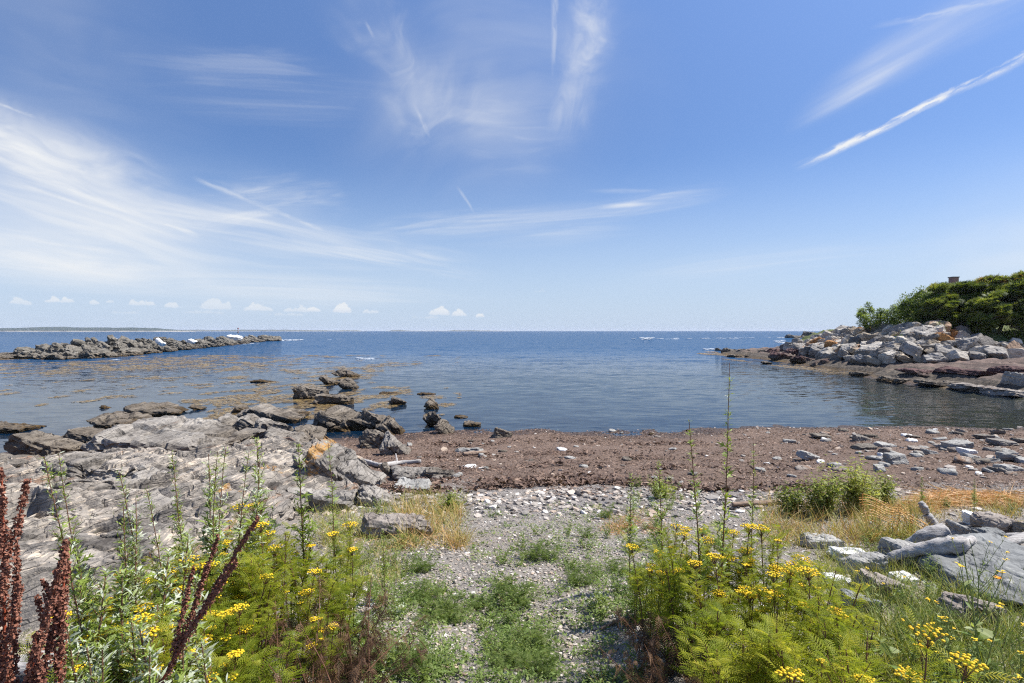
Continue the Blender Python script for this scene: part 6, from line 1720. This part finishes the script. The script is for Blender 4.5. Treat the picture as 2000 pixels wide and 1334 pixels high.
# wrack litter
n = 72000
Y = np.sqrt(rq.uniform(7.5 ** 2, 20.3 ** 2, n)); X = rq.uniform(-.30, 1.2, n) * Y
q = (fbm(np.stack([X * .55, Y * .9, X * 0], -1), 4, 15) > rq.uniform(-1.1, .25, n)) & (Y > 7.9 + fbm(np.stack([X * .6, Y * 0, X * 0], -1), 3, 2) * .8)
X, Y = X[q], Y[q]; n = len(X); Z = height(X, Y); q = Z > -.02; X, Y, Z = X[q], Y[q], Z[q]; n = len(X)
b = Batch(); V = np.array([[-.5, -.09, 0], [-.2, -.13, .07], [.15, -.1, .02], [.5, -.04, .1], [-.5, .09, 0], [-.2, .13, .1], [.15, .1, .05], [.5, .04, .12]]); T = np.array([(0, 1, 5, 4), (1, 2, 6, 5), (2, 3, 7, 6)])
a = rq.uniform(0, 6.28, n)
b.put(V, T, np.stack([X, Y, Z + rq.uniform(0, .015, n)], -1), frames(np.stack([np.cos(a), np.sin(a), rq.normal(0, .25, n)], -1), rq.normal(0, .5, n)), rq.uniform(.025, .085, n), np.clip(rq.normal(.45, .27, n), 0, 1))
n = 7500; X2 = rq.uniform(-2.2, 5.5, n); Y2 = 8.1 + np.abs(rq.normal(0, .5, n)) + .35 * np.sin(X2 * 1.3) + np.where(rq.rand(n) < .4, rq.choice([2.2, 4.6, 7.5], n), 0)
q = fbm(np.stack([X2 * 1.4, Y2 * 1.4, X2 * 0], -1), 3, 31) > rq.uniform(-.6, .4, n); X2, Y2 = X2[q], Y2[q]; n = len(X2); a = rq.uniform(0, 6.28, n)
b.put(V, T, np.stack([X2, Y2, height(X2, Y2) + rq.uniform(0, .05, n)], -1), frames(np.stack([np.cos(a), np.sin(a), rq.normal(0, .35, n)], -1), rq.normal(0, .6, n)), rq.uniform(.05, .16, n), np.clip(rq.normal(.34, .2, n), 0, 1))
M_WRACK = make_leaf('dry_wrack', [(0.0, (0.075, 0.045, 0.033)), (0.45, (0.215, 0.138, 0.099)), (0.8, (0.37, 0.26, 0.19)), (1.0, (0.57, 0.46, 0.36))], .05, .7)
tag(b.build('seaweed', M_WRACK), 'dry brown seaweed litter covering the beach', None, None, 'stuff')
# floating kelp
M_KELP = make_leaf('floating_kelp', [(0.0, (0.09, 0.06, 0.028)), (0.5, (0.25, 0.168, 0.07)), (1.0, (0.42, 0.31, 0.14))], .1, .4)
n = 90000
px_ = rq.uniform(-60, 900, n); py_ = 694 + 150 * rq.rand(n) ** 1.25
d = np.stack([(px_ - 1000) / FPX, np.ones(n), -(py_ - HORIZON) / FPX], -1); tt = CAMZ / -d[:, 2]
X, Y = d[:, 0] * tt, tt
f = .7 * fbm(np.stack([X * .16, Y * .07, X * 0], -1), 3, 61) + .95 * fbm(np.stack([X * 1.0, Y * .6, X * 0], -1), 3, 62)
lim = np.interp(px_, [-60, 0, 250, 560, 700, 800, 900], [.56, .34, .18, .16, .32, .66, .85]) + np.interp(py_, [690, 710, 780, 810, 850], [.25, .0, .05, .30, .6])
q = (f > lim) & (height(X, Y) < -.12)
xr = rq.uniform(26, 36, 9000); yr = rq.uniform(46, 95, 9000)
fr = fbm(np.stack([xr * .3, yr * .12, xr * 0], -1), 4, 66); u = (fr > .18) & (height(xr, yr) < -.02) & (height(xr, yr) > -1.1)
X, Y = np.concatenate([X[q], xr[u]]), np.concatenate([Y[q], yr[u]]); n = len(X)
b = Batch(); V = np.array([[-.5, -.05, 0], [-.15, -.14, .02], [.2, -.11, .015], [.5, -.03, 0], [-.5, .05, 0], [-.15, .14, .03], [.2, .11, .02], [.5, .03, 0]])
a = rq.normal(.05, .3, n)
b.put(V, T, np.stack([X, Y, rq.uniform(.004, .03, n)], -1), frames(np.stack([np.cos(a), np.sin(a), a * 0], -1)), rq.uniform(.12, .42, n) * np.clip(Y / 40, .6, 2.2), np.clip(rq.normal(.5, .22, n), 0, 1))
tag(b.build('kelp', M_KELP), 'orange brown kelp floating in streaks on the bay', None, None, 'stuff')
# foam where the swell breaks
m_f, t, out = new_mat('foam'); principled(t, out, (.60, .64, .67), .7)
b = Batch(); V, F = ico(2); V = V * np.array([1.9, .5, .13])
P = []
def foam(px0, px1, y0, y1, n, s0, s1, h=.0):
    for i in range(int(n * .6)):
        x = rq.uniform(px0, px1)
        if px1 - px0 > 60 and math.sin(x * .21 + 1.3) + math.sin(x * .083) + .6 * math.sin(x * .57) < .35: continue
        y = np.interp(x, [px0, px1], [y0, y1]) + rq.normal(0, .35)
        p = at_z(x, y, 0); p[2] = rq.uniform(-.12 * s0, h * .6) if h < .5 else rq.uniform(0, h); P.append((p, rq.uniform(s0, s1) * .7))
foam(534, 590, 665.0, 664.2, 200, .25, .8, .3); foam(531, 545, 660, 665.5, 60, .3, .7, .4); foam(420, 455, 671.5, 671, 40, .2, .5, .1); foam(475, 505, 672, 670, 30, .2, .5, .1)
foam(190, 206, 697.5, 697.5, 14, .10, .22, .03); foam(220, 242, 702.5, 702, 18, .10, .22, .03)
foam(1235, 1530, 662.5, 659.5, 260, .4, 1.3, .3); foam(1250, 1275, 662.8, 662.5, 60, .4, 1.0, .8); foam(1500, 1585, 668.5, 671.5, 150, .3, .8, .2); foam(1515, 1530, 668.5, 668.5, 40, .3, .7, .7)
foam(1376, 1396, 682.4, 682.2, 70, .15, .45, .15); foam(698, 728, 699.3, 700.2, 80, .1, .3, .05); foam(640, 680, 663, 663, 20, .2, .5, .1); foam(1400, 1440, 661, 661, 30, .4, .9, .3)
n = len(P); a = rq.normal(0, .3, n)
b.put(V, F, np.array([p[0] for p in P]), frames(np.stack([np.cos(a), np.sin(a), a * 0], -1)), np.array([p[1] for p in P]), rq.rand(n))
tag(b.build('foam', m_f, smooth=True), 'white foam where the swell breaks on rocks', None, None, 'stuff')

# ------------------------------------------------------------------ sea air: one even box round everything on the ground
m_h, t, out = new_mat('haze')
hv = nd(t, 'ShaderNodeVolumePrincipled', None, Color=(0.80, 0.87, 1.0, 1), Density=0.00009, Anisotropy=0.0)
t.links.new(hv.outputs[0], out.inputs[1])
mh_ = MB(); mh_.box((-8500, -8500, -9), (8500, 8500, 27))
tag(mh_.build('haze', m_h), 'thin blue sea haze over the bay', None, None, 'stuff')
